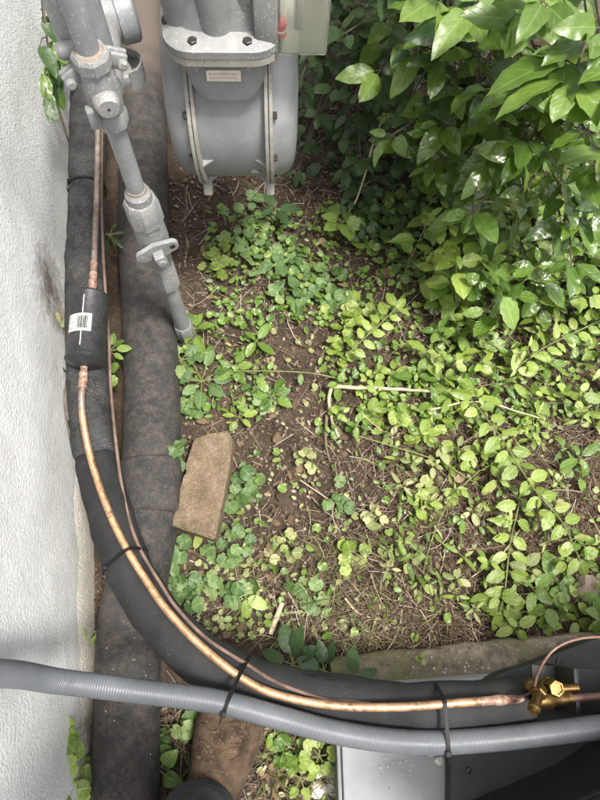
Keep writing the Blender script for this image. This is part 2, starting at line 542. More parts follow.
def frames(pts, up=None):
    k = len(pts)
    tg = []
    for i in range(k):
        a, b = pts[max(i - 1, 0)], pts[min(i + 1, k - 1)]
        tg.append((b - a).normalized())
    ref = Vector(up) if up else (Vector((0, 0, 1)) if abs(tg[0].z) < 0.9 else Vector((1, 0, 0)))
    a = (ref - tg[0] * ref.dot(tg[0])).normalized()
    out = []
    for i in range(k):
        if i:
            a = a - tg[i] * a.dot(tg[i])
            a.normalize()
        out.append((a.copy(), tg[i].cross(a)))
    return out

def spline(pts, step=0.01):
    """Catmull-Rom through pts, resampled evenly"""
    pts = [Vector(p) for p in pts]
    q = [pts[0] * 2 - pts[1]] + pts + [pts[-1] * 2 - pts[-2]]
    dense = []
    for i in range(1, len(q) - 2):
        p0, p1, p2, p3 = q[i - 1], q[i], q[i + 1], q[i + 2]
        for j in range(24):
            t = j / 24
            dense.append(0.5 * ((2 * p1) + (p2 - p0) * t + (2 * p0 - 5 * p1 + 4 * p2 - p3) * t * t + (3 * p1 - p0 - 3 * p2 + p3) * t ** 3))
    dense.append(pts[-1])
    L = [0]
    for i in range(1, len(dense)):
        L.append(L[-1] + (dense[i] - dense[i - 1]).length)
    n = max(2, int(L[-1] / step))
    out, j = [], 0
    for i in range(n + 1):
        s_ = L[-1] * i / n
        while j < len(L) - 2 and L[j + 1] < s_:
            j += 1
        f = (s_ - L[j]) / max(L[j + 1] - L[j], 1e-9)
        out.append(dense[j].lerp(dense[j + 1], min(max(f, 0), 1)))
    return out

def tag(o, label=None, cat=None, group=None, kind=None):
    if label: o['label'] = label
    if cat: o['category'] = cat
    if group: o['group'] = group
    if kind: o['kind'] = kind
    return o

def thing(name, loc, label, cat, group=None):
    o = bpy.data.objects.new(name, None)
    o.empty_display_size = 0.02
    COL.objects.link(o)
    o.location = loc
    ORG[o.name] = Vector(loc)
    return tag(o, label, cat, group)

# ------------------------------------------------------------------ ground
def gz(x, y):
    f = noise.noise(Vector((x * 3.1, y * 3.1, 1.7))) * 0.012 + noise.noise(Vector((x * 9, y * 9, 4.2))) * 0.006
    e = max(abs(x - 0.3) - 1.6, abs(y - 0.7) - 1.6, 0)
    return f * max(0, 1 - e)

def G(u, v, dz=0.0):
    p = P(u, v, 0)
    p = P(u, v, gz(p.x, p.y) + dz)
    return p

def axis_samples(a, b, step):
    c = [a + (b - a) * i / int((b - a) / step) for i in range(int((b - a) / step) + 1)]
    lo, hi, d = [], [], step
    x, y = a, b
    while y < b + 60:
        d *= 1.45
        x -= d; y += d
        lo.append(x); hi.append(y)
    return lo[::-1] + c + hi

def build_ground():
    xs = axis_samples(-0.75, 1.25, 0.0065)
    ys = axis_samples(-0.55, 1.75, 0.0065)
    vs = []
    for y in ys:
        for x in xs:
            z = gz(x, y)
            if -0.8 < x < 1.3 and -0.6 < y < 1.8:
                z += noise.noise(Vector((x * 38, y * 38, 0))) * 0.0045 + max(0, noise.noise(Vector((x * 85, y * 85, 3)))) * 0.005
            vs.append(Vector((x, y, z)))
    n = len(xs)
    fs = [(j * n + i, j * n + i + 1, (j + 1) * n + i + 1, (j + 1) * n + i) for j in range(len(ys) - 1) for i in range(n - 1)]
    me = bpy.data.meshes.new('ground')
    me.from_pydata(vs, [], fs)
    me.shade_smooth()
    me.materials.append(M_SOIL)
    o = bpy.data.objects.new('ground', me)
    COL.objects.link(o)
    tag(o, kind='structure')
build_ground()

# ------------------------------------------------------------------ house wall
WA, WB = P(89, 590, 0), P(78, 105, 0)
WD = (WB - WA).normalized()
WN = Vector((WD.y, -WD.x, 0))
def PW(u, v, off=0.0):
    d = ray(u, v)
    return CAM + d * ((WA + WN * off - CAM).dot(WN) / d.dot(WN))
def wall_dist(p):
    return (p - WA).dot(WN)

def build_wall():
    root = thing('house_wall', WA + WD * 0.5, 'rough white stucco house wall with dirt stains beside the pipes', 'wall')
    # slab with a real uneven face
    L0, L1, H = -3.0, 5.0, 2.9
    sx = [L0 + 0.5 * i for i in range(5)] + [-0.9 + 0.012 * i for i in range(0, 225)] + [1.85 + 0.35 * i for i in range(10)]
    sz = [-0.15] + [0.012 * i - 0.02 for i in range(0, 70)] + [0.9, 1.2, 1.6, 2.2, H]
    vs, fs = [], []
    for z in sz:
        for a in sx:
            p = WA + WD * a + Vector((0, 0, z))
            d = noise.noise(Vector((a * 9, z * 9, 0))) * 0.0025 + noise.noise(Vector((a * 42, z * 42, 5))) * 0.0006
            vs.append(p + WN * d)
    n = len(sx)
    for j in range(len(sz) - 1):
        for i in range(n - 1):
            fs.append((j * n + i, (j + 1) * n + i, (j + 1) * n + i + 1, j * n + i + 1))
    mb = MB().add(vs, fs)
    o = len(mb.v)
    # back, top and ends
    c = [WA + WD * a - WN * 0.2 + Vector((0, 0, z)) for z in (sz[0], H) for a in (L0, L1)]
    k = len(vs)
    mb.v += c
    bl, br, tl, tr = 0, n - 1, (len(sz) - 1) * n, len(sz) * n - 1
    mb.f += [(k, k + 1, k + 3, k + 2), (tl, k + 2, k + 3, tr), (bl, k, k + 2, tl), (br, tr, k + 3, k + 1)]
    mb.build('wall', M_STUCCO, root, 60)
    # projecting base course
    vs, fs = [], []
    aa = [L0] + [-0.9 + 0.01 * i for i in range(270)] + [L1]
    for a in aa:
        w = noise.noise(Vector((a * 12, 2, 0))) * 0.007 + noise.noise(Vector((a * 40, 7, 0))) * 0.003
        top = 0.070 + w
        for off, z in ((0.010, -0.1), (0.008 + w * 0.2, 0.02), (0.0045 + w * 0.1, top - 0.03), (-0.001, top), (-0.012, top + 0.02)):
            vs.append(WA + WD * a + WN * off + Vector((0, 0, z)))
    for i in range(len(aa) - 1):
        for j in range(4):
            fs.append((i * 5 + j, i * 5 + j + 1, i * 5 + j + 6, i * 5 + j + 5))
    MB().add(vs, fs).build('base_course', M_BASE, root, 50)
build_wall()

# ------------------------------------------------------------------ concrete kerb, pad and condenser
def build_slab():
    vs, fs = [], []
    a, b = P(330, 660, 0.05), P(640, 627, 0.05)
    d = (b - a).normalized(); nn = Vector((d.y, -d.x, 0))
    n = 140
    L = 0.95
    prof = [(0.0, -0.06), (-0.002, 0.03), (0.004, 0.046), (0.012, 0.052), (0.03, 0.054), (0.06, 0.055), (0.09, 0.054), (0.13, 0.054), (0.70, 0.054), (0.70, -0.06)]
    for i in range(n + 1):
        t = L * i / n
        for k, (w, z) in enumerate(prof):
            j = noise.noise(Vector((t * 14, k * 0.8, 0))) * 0.006 + noise.noise(Vector((t * 60, k * 1.7, 3))) * 0.0028
            ww = w + (j if 0 < k < 4 else 0)
            zz = z + (j * 0.6 if 1 < k < 8 else 0)
            vs.append(a + d * t + nn * ww + Vector((0, 0, zz - 0.05)))
    m = len(prof)
    for i in range(n):
        for k in range(m - 1):
            fs.append((i * m + k, i * m + k + 1, (i + 1) * m + k + 1, (i + 1) * m + k))
    fs.append(tuple(range(m)))
    fs.append(tuple(range((n + 1) * m - 1, n * m - 1, -1)))
    o = MB().add(vs, [f[::-1] for f in fs]).build('concrete_slab', M_CONC, None, 40)
    tag(o, 'weathered mossy concrete slab edge under the grey equipment pad', 'slab')
build_slab()

def build_pad():
    z = 0.085
    a, b, c = P(344, 815, z), P(339, 687, z), P(640, 664, z)
    d = b + (a - b).normalized() * 0.75
    e = c + (a - b).normalized() * 0.75
    root = thing('equipment_pad', (b + e) / 2 * 1 - Vector((0, 0, z)), 'flat grey pad carrying the dark condenser on the concrete slab', 'pad')
    out = [d, e, c, b]
    cx = sum((p for p in out), Vector()) / 4
    ring = []
    for i, p in enumerate(out):
        q0, q1 = out[i - 1], out[(i + 1) % 4]
        for s_, q in ((0.012, q0), (0.0035, q0), (0.0035, q1), (0.012, q1)):
            ring.append(p + (q - p).normalized() * s_)
    area = sum(ring[i - 1].x * ring[i].y - ring[i].x * ring[i - 1].y for i in range(len(ring)))
    if area < 0:
        ring.reverse()
    MB().prism(ring, 0.006, z, 0.005).build('pad_body', M_PAD, root, 40)
    # thin darker strip over the side that is in view
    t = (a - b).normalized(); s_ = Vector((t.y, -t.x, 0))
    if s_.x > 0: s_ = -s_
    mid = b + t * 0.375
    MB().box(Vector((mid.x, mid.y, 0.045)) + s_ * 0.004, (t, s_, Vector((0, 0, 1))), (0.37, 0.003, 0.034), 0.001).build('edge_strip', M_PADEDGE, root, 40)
build_pad()

COND_FACE = {}
def build_condenser():
    z0 = 0.0855
    zp = 0.115
    edge = [(449, 830), (450, 800), (450, 770), (452, 740), (460, 712), (472, 694), (486, 682), (503, 672), (530, 664), (560, 652), (600, 637), (650, 622), (720, 605)]
    pts = [P(u, v, zp) for u, v in edge]
    s_ = spline(pts, 0.012)
    root = thing('condenser', P(640, 760, z0), 'dark grey air conditioner condenser on the grey pad with brass valves', 'condenser')
    far = [s_[-1] + Vector((0.10, -0.45, 0)), s_[0] + Vector((0.25, -0.28, 0))]
    ring = [Vector(p) for p in s_] + far
    area = sum(ring[i - 1].x * ring[i].y - ring[i].x * ring[i - 1].y for i in range(len(ring)))
    if area < 0:
        ring.reverse()
    MB().prism(ring, z0, zp, 0.003).build('base_pan', M_CAB, root, 40)
    # upright cabinet standing on the pan
    foot = [P(u, v, zp) for u, v in ((455, 838), (470, 801), (557, 764), (588, 742), (596, 712), (604, 676), (640, 648), (720, 622))]
    foot += [foot[-1] + Vector((0.16, -0.36, 0)), foot[0] + Vector((0.28, -0.20, 0))]
    area = sum(foot[i - 1].x * foot[i].y - foot[i].x * foot[i - 1].y for i in range(len(foot)))
    if area < 0:
        foot.reverse()
    MB().prism(foot, zp - 0.002, 0.52, 0.012).build('cabinet', M_CAB, root, 30)
    lid = []
    cx = sum((p for p in foot), Vector()) / len(foot)
    for p in foot:
        q = p - cx; q.z = 0
        lid.append(p + q.normalized() * 0.012)
    MB().prism(lid, 0.522, 0.55, 0.008).build('lid', M_CAB, root, 30)
    # louvres pressed in the side that faces the pad
    A, B = P(470, 801, zp), P(557, 764, zp)
    t = (B - A).normalized(); nn = Vector((-t.y, t.x, 0))
    if nn.y < 0: nn = -nn
    for i in range(12):
        c = (A + B) / 2 + nn * 0.004
        c.z = 0.27 + i * 0.020
        MB().box(c, (t, nn, Vector((0, 0, 1))), ((B - A).length * 0.42, 0.004, 0.008), 0.002).build('louvre', M_CAB, root, 30)
    # valve bracket
    x = Vector((1, 0, 0))
    c = P(563, 694, 0.225)
    MB().box(c + Vector((0.035, 0.004, -0.045)), (x, Vector((0, 1, 0)), Vector((0, 0, 1))), (0.062, 0.030, 0.004), 0.002).build('valve_bracket', M_BLACK, root, 30)
    MB().box(c + Vector((0.012, 0.006, -0.035)), (x, Vector((0, 1, 0)), Vector((0, 0, 1))), (0.004, 0.030, 0.055), 0.002).build('bracket_plate', M_BLACK, root, 30)
    for (u, v, z) in ((551, 682, 0.12), (468, 770, 0.12)):
        MB().lathe(P(u, v, zp - 0.001), (0, 0, 1), [(0, 0.005), (0.002, 0.005), (0.004, 0.0035), (0.0045, 0.0)], 12).build('screw', M_BOLT, root, 30)
    p = P(558, 664, zp)
    MB().box(p, (Vector((0.35, 0.93, 0)), Vector((0.93, -0.35, 0)), Vector((0, 0, 1))), (0.010, 0.004, 0.003), 0.001).build('clip', M_BLACK, root, 30)
build_condenser()

Z = Vector((0, 0, 1))
# ------------------------------------------------------------------ drain pipe on the ground
def build_drain():
    rad = 0.054
    path_a = spline([P(u, v, 0.043) for u, v in ((140, -90), (141, 0), (143, 120), (144, 230), (148, 300), (152, 380), (152, 440), (150, 482))], 0.02)
    path_b = spline([P(u, v, 0.040) for u, v in ((150, 492), (145, 540), (137, 580), (130, 625), (127, 700), (125, 790), (122, 900))], 0.02)
    root = thing('drain_pipe', path_a[len(path_a) // 2] - Z * 0.095, 'thick dusty black drain pipe lying on the soil along the wall', 'pipe')
    MB().tube(path_a, rad, 36).build('pipe_section', M_DRAIN, root)
    MB().tube(path_b, rad * 1.0, 36).build('pipe_section', M_DRAIN, root)
    c = spline([P(u, v, 0.0425) for u, v in ((151, 462), (151, 487), (149, 514))], 0.004)
    n = len(c)
    def prof(s_):
        return rad + 0.0060 - (0.0035 if s_ < 0.03 or s_ > 0.97 else 0) + (0.001 if 0.46 < s_ < 0.54 else 0)
    MB().tube(c, prof, 36).build('coupling', M_DRAIN, root)
build_drain()

# ------------------------------------------------------------------ insulated suction line
INS_R = 0.0345
INS_PX = [(84, -60, .20), (86, 20, .20), (88, 100, .20), (87, 190, .20), (86, 250, .20), (87, 330, .20), (89, 390, .20), (95, 450, .20), (104, 490, .205), (119, 545, .21),
          (137, 584, .215), (163, 623, .22), (196, 655, .225), (248, 683, .23), (302, 696, .235), (370, 706, .235), (430, 710, .235), (485, 706, .235), (527, 701, .235)]
INS = spline([P(*q) for q in INS_PX], 0.008)
def ins_at(u, v):
    return min(range(len(INS)), key=lambda i: (Vector(proj(INS[i])[:2]) - Vector((u, v))).length)
def build_insulation():
    root = thing('insulated_line', INS[0] * 0.5 + INS[-1] * 0.5 - Z * 0.05, 'black foam insulated refrigerant line curving from wall to condenser', 'pipe')
    cuts = [0, ins_at(87, 195), ins_at(96, 458), len(INS) - 1]
    mats = [M_FOAM_D, M_FOAM_D, M_FOAM]
    for k in range(3):
        seg = INS[cuts[k]:cuts[k + 1] + 1]
        n = len(seg)
        def rad(s_, k=k, n=n):
            e = min(s_, 1 - s_) * n
            return INS_R * (1.0 + 0.02 * (k == 1)) * (1 - 0.10 * math.exp(-e * 1.3)) + noise.noise(Vector((s_ * n * 0.12, k * 3.3, 0))) * 0.0016
        mb = MB().tube(seg, rad, 30)
        for q, p in enumerate(mb.v):
            c_ = seg[q // 30]
            d_ = (p - c_)
            mb.v[q] = p + d_.normalized() * (noise.noise(p * 22) * 0.0026 + noise.noise(p * 70) * 0.0010 - max(0, noise.noise(p * 13 + Vector((9, 0, 0))) - 0.25) * 0.010)
        mb.build('foam_sleeve', mats[k], root, 50)
    # split seam of the foam, gaping a little along the upper side of the last stretch
    i0, i1 = ins_at(300, 690), ins_at(372, 700)
    fr = frames(INS)
    seam = [INS[i] + (Z * 0.55 + Vector((0.12, 0.82, 0))).normalized() * (INS_R + 0.0004) + Vector((0, noise.noise(Vector((i * 0.6, 0, 0))) * 0.004, 0)) for i in range(i0, i1 + 1)]
    MB().tube(seam, lambda s_: 0.0008 + 0.0017 * sin(pi * s_), 6).build('seam', M_TIE, root)
build_insulation()

# ------------------------------------------------------------------ filter drier
DR_T, DR_B = P(90.5, 296, .264), P(85, 362, .264)
def build_drier():
    ax = (DR_B - DR_T).normalized()
    L = (DR_B - DR_T).length
    r = 0.0305
    root = thing('filter_drier', (DR_T + DR_B) / 2 - Z * r, 'black filter drier cylinder with white barcode sticker in the copper line', 'filter drier')
    prof = [(-0.006, 0.009), (-0.005, 0.013), (-0.002, 0.0225), (0.0005, r * 0.96), (0.003, r * 1.03), (0.006, r * 1.03), (0.008, r), (L - 0.008, r), (L - 0.006, r * 1.03), (L - 0.003, r * 1.03), (L - 0.0005, r * 0.96), (L + 0.003, 0.0225), (L + 0.006, 0.013), (L + 0.008, 0.0085)]
    MB().lathe(DR_T, ax, prof, 40).build('canister', M_DRIER, root, 40)
    # wrap-round sticker and its printed bars
    up = (Z - ax * Z.dot(ax)).normalized()
    sd = ax.cross(up)
    def patch(h0, h1, a0, a1, rr, n=10):
        vs, fs = [], []
        for i in range(n + 1):
            q = a0 + (a1 - a0) * i / n
            dirv = up * cos(q) + sd * sin(q)
            vs += [DR_T + ax * h0 + dirv * rr, DR_T + ax * h1 + dirv * rr]
        for i in range(n):
            fs.append((2 * i, 2 * i + 2, 2 * i + 3, 2 * i + 1))
        return vs, fs
    # find which way sd points in the picture so that the sticker faces the viewer's left side
    sg = 1 if sd.x < 0 else -1
    lab = MB().add(*patch(L * 0.40, L * 0.66, sg * 0.80, sg * -0.48, r + 0.0006)).build('sticker', M_STICK, root)
    x = 0.22
    bars = MB()
    for k in range(9):
        w = R.choice((0.02, 0.035, 0.055))
        bars.add(*patch(L * 0.44, L * 0.62, sg * (x), sg * (x - w), r + 0.0009, 2))
        x -= w + R.choice((0.015, 0.03))
    bars.build('printed_bars', M_TIE, lab)
    MB().add(*patch(0.014, L - 0.016, sg * -0.03, sg * 0.015, r + 0.0005, 2)).build('highlight_line', M_PLATE, root)  # pale strip painted on as the highlight along the canister
build_drier()

# ------------------------------------------------------------------ copper liquid line
def build_copper():
    top = spline([P(u, v, z) for u, v, z in ((97, -60, .25), (98, 60, .25), (98, 120, .25), (97, 190, .25), (95, 240, .255), (94, 270, .26), (92.5, 290, .262))], 0.01)
    low = [(84.2, 367, .262), (83, 380, .262), (81.5, 398, .262), (83, 420, .258), (88, 447, .25), (96, 476, .25), (107, 507, .252), (121, 538, .255), (142, 574, .26), (171, 615, .268), (214, 657, .275), (264, 690, .279), (330, 705, .281), (400, 707, .281), (470, 702, .281), (500, 700, .272), (527, 699, .26)]
    low = spline([P(*q) for q in low], 0.008)
    root = thing('liquid_line', low[len(low) // 2] - Z * 0.006, 'bright bare copper refrigerant tube strapped along the black insulation', 'copper tube')
    MB().tube(top, 0.0052, 14).build('tube', M_COPPERT, root, label='dull upper copper tube above the drier')
    MB().tube(low[:10], 0.0052, 14).build('tube', M_COPPERT, root)
    MB().tube(low[9:-9], 0.0053, 16).build('tube', M_COPPER, root)
    MB().tube(low[-10:], lambda s_: 0.0056 + 0.0012 * (0.3 < s_ < 0.45), 16).build('brazed_end', M_FLUX, root)
    for a, b, r in ((P(94.2, 262, .259), P(92.4, 292, .262), 0.0068), (P(84.4, 364, .262), P(82.6, 388, .262), 0.0068)):
        MB().tube(spline([a, (a + b) / 2, b], 0.004), lambda s_: r - 0.0012 * (s_ < 0.4) + 0.0006 * sin(s_ * 20), 16).build('brazed_stub', M_FLUX, root)
    return low
LOW = build_copper()

# ------------------------------------------------------------------ control cable
def build_cable():
    q = [(102, 60, .215), (102, 130, .222), (101.5, 200, .225), (103, 250, .222), (106, 300, .215), (109, 345, .21), (110.5, 385, .21), (114.5, 430, .215), (120, 475, .218), (128, 515, .224), (140, 549, .232),
         (162, 586, .238), (176, 607, .243), (206, 638, .25), (248, 665, .257), (276, 682, .265), (322, 699, .270), (350, 701.5, .268), (380, 705, .262), (396, 709, .245)]
    pts = spline([P(*a) for a in q], 0.01)
    o = MB().tube(pts, 0.0026, 8).build('control_cable', M_WIRE, None)
    tag(o, 'thin brown control cable running beside the bright copper tube', 'cable')
build_cable()

# ------------------------------------------------------------------ flexible conduit
CON_R = 0.0145
def build_conduit():
    a = PW(-40, 664, 0.06); b = PW(0, 675, 0.035); c = P(60, 681.5, .335)
    up = PW(-75, 655, 0.03)
    q = [(130, 690, .315), (216, 701.5, .297), (275, 716.5, .285), (330, 731, .278), (385, 740, .272), (433, 742.5, .27), (483, 740, .27), (533, 735, .272), (600, 727, .28), (640, 722, .285)]
    b = P(0, 673.5, .385)
    d0 = wall_dist(b)
    if d0 < 0.03:
        b = PW(0, 673.5, 0.03)
    top = b + WN * (-0.005) + Vector((-0.02, 0.01, 0.10))
    pts = spline([top + Vector((-0.01, 0, 0.22)) , top + Vector((-0.006, 0, 0.10)), b + (P(60, 681.5, .335) - b) * -0.02, P(60, 681.5, .335)] + [P(*k) for k in q], 0.00085)
    n = len(pts)
    def rad(s_):
        i = s_ * (n - 1)
        return CON_R + 0.00042 * cos(2 * pi * i / 4.0)
    o = MB().tube(pts, rad, 20, twist=0.0).build('flexible_conduit', M_COND, None, 80)
    tag(o, 'grey ribbed flexible conduit crossing from white wall to condenser', 'conduit')
    return pts
CON = build_conduit()

# ------------------------------------------------------------------ cable ties
def hull2(p):
    p = sorted(set(p))
    def half(it):
        h = []
        for q in it:
            while len(h) > 1 and (h[-1][0] - h[-2][0]) * (q[1] - h[-2][1]) - (h[-1][1] - h[-2][1]) * (q[0] - h[-2][0]) <= 0:
                h.pop()
            h.append(q)
        return h
    a, b = half(p), half(p[::-1])
    return a[:-1] + b[:-1]
def near_plane(path, c, t):
    return min(path, key=lambda p: abs((p - c).dot(t)) + 0.2 * max(0, (p - c).length - 0.12))
def tie(u, v, conduit, label, copper=True, width=0.0024):
    i = ins_at(u, v)
    c = INS[i]
    t = (INS[min(i + 2, len(INS) - 1)] - INS[max(i - 2, 0)]).normalized()
    a = (Z - t * Z.dot(t)).normalized()
    b = t.cross(a)
    circles = [(c, INS_R + 0.0004)]
    if copper: circles.append((near_plane(LOW, c, t), 0.0066))
    if conduit: circles.append((near_plane(CON, c, t), CON_R + 0.0012))
    pts = []
    for q, r in circles:
        d = q - c
        for k in range(48):
            w = 2 * pi * k / 48
            pts.append((round(d.dot(a) + r * cos(w), 6), round(d.dot(b) + r * sin(w), 6)))
    h = hull2(pts)
    vs, fs = [], []
    n = len(h)
    for k, (x, y) in enumerate(h):
        x0, y0 = h[k - 1]; x1, y1 = h[(k + 1) % n]
        tx, ty = x1 - x0, y1 - y0
        l = math.hypot(tx, ty) or 1
        ox, oy = ty / l, -tx / l
        for e, w in ((0.0, -width), (0.0012, -width), (0.0012, width), (0.0, width)):
            vs.append(c + a * (x + ox * e) + b * (y + oy * e) + t * w)
    for k in range(n):
        for j in range(4):
            fs.append((k * 4 + j, k * 4 + (j + 1) % 4, ((k + 1) % n) * 4 + (j + 1) % 4, ((k + 1) % n) * 4 + j))
    root = thing('cable_tie', c - Z * 0.04, label, 'cable tie', 'black cable ties round the lines')
    MB().add(vs, fs).build('strap', M_TIE, root)
    kx = max(range(n), key=lambda k: h[k][0] * 0.7 + (h[k][1] * (1 if b.y < 0 else -1)) * 0.7)
    hp = c + a * (h[kx][0] + 0.002) + b * h[kx][1]
    MB().box(hp, (t, a, b), (0.0038, 0.0026, 0.0034), 0.0008).build('head', M_TIE, root)
    if conduit:
        MB().tube([hp, hp + b * (0.012 if b.y < 0 else -0.012) + a * 0.003], 0.0012, 6).build('tail', M_TIE, root)
tie(87, 191, False, 'cable tie round the foam sleeve above the drier', False)
tie(127, 560, False, 'cable tie round insulation and copper tube near the sandstone block', True)
tie(243, 682, True, 'cable tie binding conduit to insulation above the brown boot')
tie(434, 710, True, 'cable tie binding conduit to insulation above the grey pad')

# ------------------------------------------------------------------ brass service valve
def build_valve():
    X = (P(590, 696, .25) - P(520, 700, .25)).normalized()
    Y = Z.cross(X)
    c = P(537, 700, .25)
    root = thing('service_valve', c - Z * 0.03, 'brass service valve with hex caps where copper tube meets condenser', 'valve')
    hexp = lambda r: [(0, r)]
    MB().lathe(c - X * 0.016, X, [(0, 0.008), (0.004, 0.010), (0.012, 0.012), (0.034, 0.0125), (0.038, 0.0095), (0.05, 0.009), (0.054, 0.0085), (0.064, 0.0085)], 24).build('body', M_BRASS, root, 40)
    # angled front stem with hex nuts, coming towards the viewer
    d = (PT(531, 717, 0.745) - P(541, 686, .285)).normalized()
    s_ = P(540, 690, .287)
    MB().lathe(s_ - d * 0.004, d, [(0, 0.0085), (0.002, 0.010), (0.012, 0.010), (0.014, 0.0085)], 6).build('cap', M_BRASS, root, 20)
    MB().lathe(s_ + d * 0.008, d, [(0, 0.0065), (0.020, 0.0065), (0.021, 0.008), (0.030, 0.008), (0.031, 0.006), (0.036, 0.0045)], 20).build('stem', M_BRASS, root, 30)
    MB().tube([s_ + d * 0.016, c], 0.006, 14).build('stem_neck', M_BRASS, root)
    # tall hex cap
    e = P(547, 686, .265)
    MB().lathe(e - Z * 0.012, Z, [(0, 0.009), (0.012, 0.009), (0.013, 0.0125), (0.020, 0.0125), (0.021, 0.0105), (0.026, 0.0105), (0.028, 0.0118), (0.042, 0.0112), (0.044, 0.0098), (0.0442, 0.0075), (0.042, 0.0070)], 6, ref=(1, 0.2, 0)).build('hex_cap', M_BRASS, root, 20)
    MB().tube([e - Z * 0.01, c + X * 0.012], 0.0085, 14).build('neck', M_BRASS, root)
    # small gauge port
    g = P(530.5, 686, .272)
    dg = Vector((-0.35, 0.35, 0.86)).normalized()
    MB().tube([c + X * -0.004, g], 0.005, 12).build('port_neck', M_BRASS, root)
    MB().lathe(g - dg * 0.004, dg, [(0, 0.0075), (0.002, 0.0088), (0.010, 0.0088), (0.012, 0.0072), (0.014, 0.004)], 8).build('port_cap', M_BRASS, root, 20)
    # second outlet going into the cabinet
    f0, f1 = c + X * 0.030 + Y * 0.012 - Z * 0.004, c + X * 0.060 + Y * 0.012
    MB().tube([c + X * 0.012 + Y * 0.004, f0, f1], 0.0058, 14).build('outlet', M_BRASS, root)
    MB().tube([c + X * 0.046, c + X * 0.12], 0.0050, 14).build('copper_stub', M_CAPIL, root)
    # bracket foot that bolts the valve to the plate behind it
    MB().box(c + X * 0.028 - Z * 0.017, (X, Y, Z), (0.012, 0.010, 0.010), 0.002).build('foot', M_BRASS, root, 30)
    o = MB().tube(spline([P(*q) for q in ((507, 697.5, .272), (522, 696.5, .268), (533, 690, .285), (537, 676, .30), (545, 660, .31), (556, 648, .315), (574, 640, .315), (600, 637, .31), (650, 640, .30))], 0.008), 0.0019, 8).build('capillary_tube', M_CAPIL, None)
    tag(o, 'thin reddish capillary tube arching from the brass valve', 'tube')
build_valve()

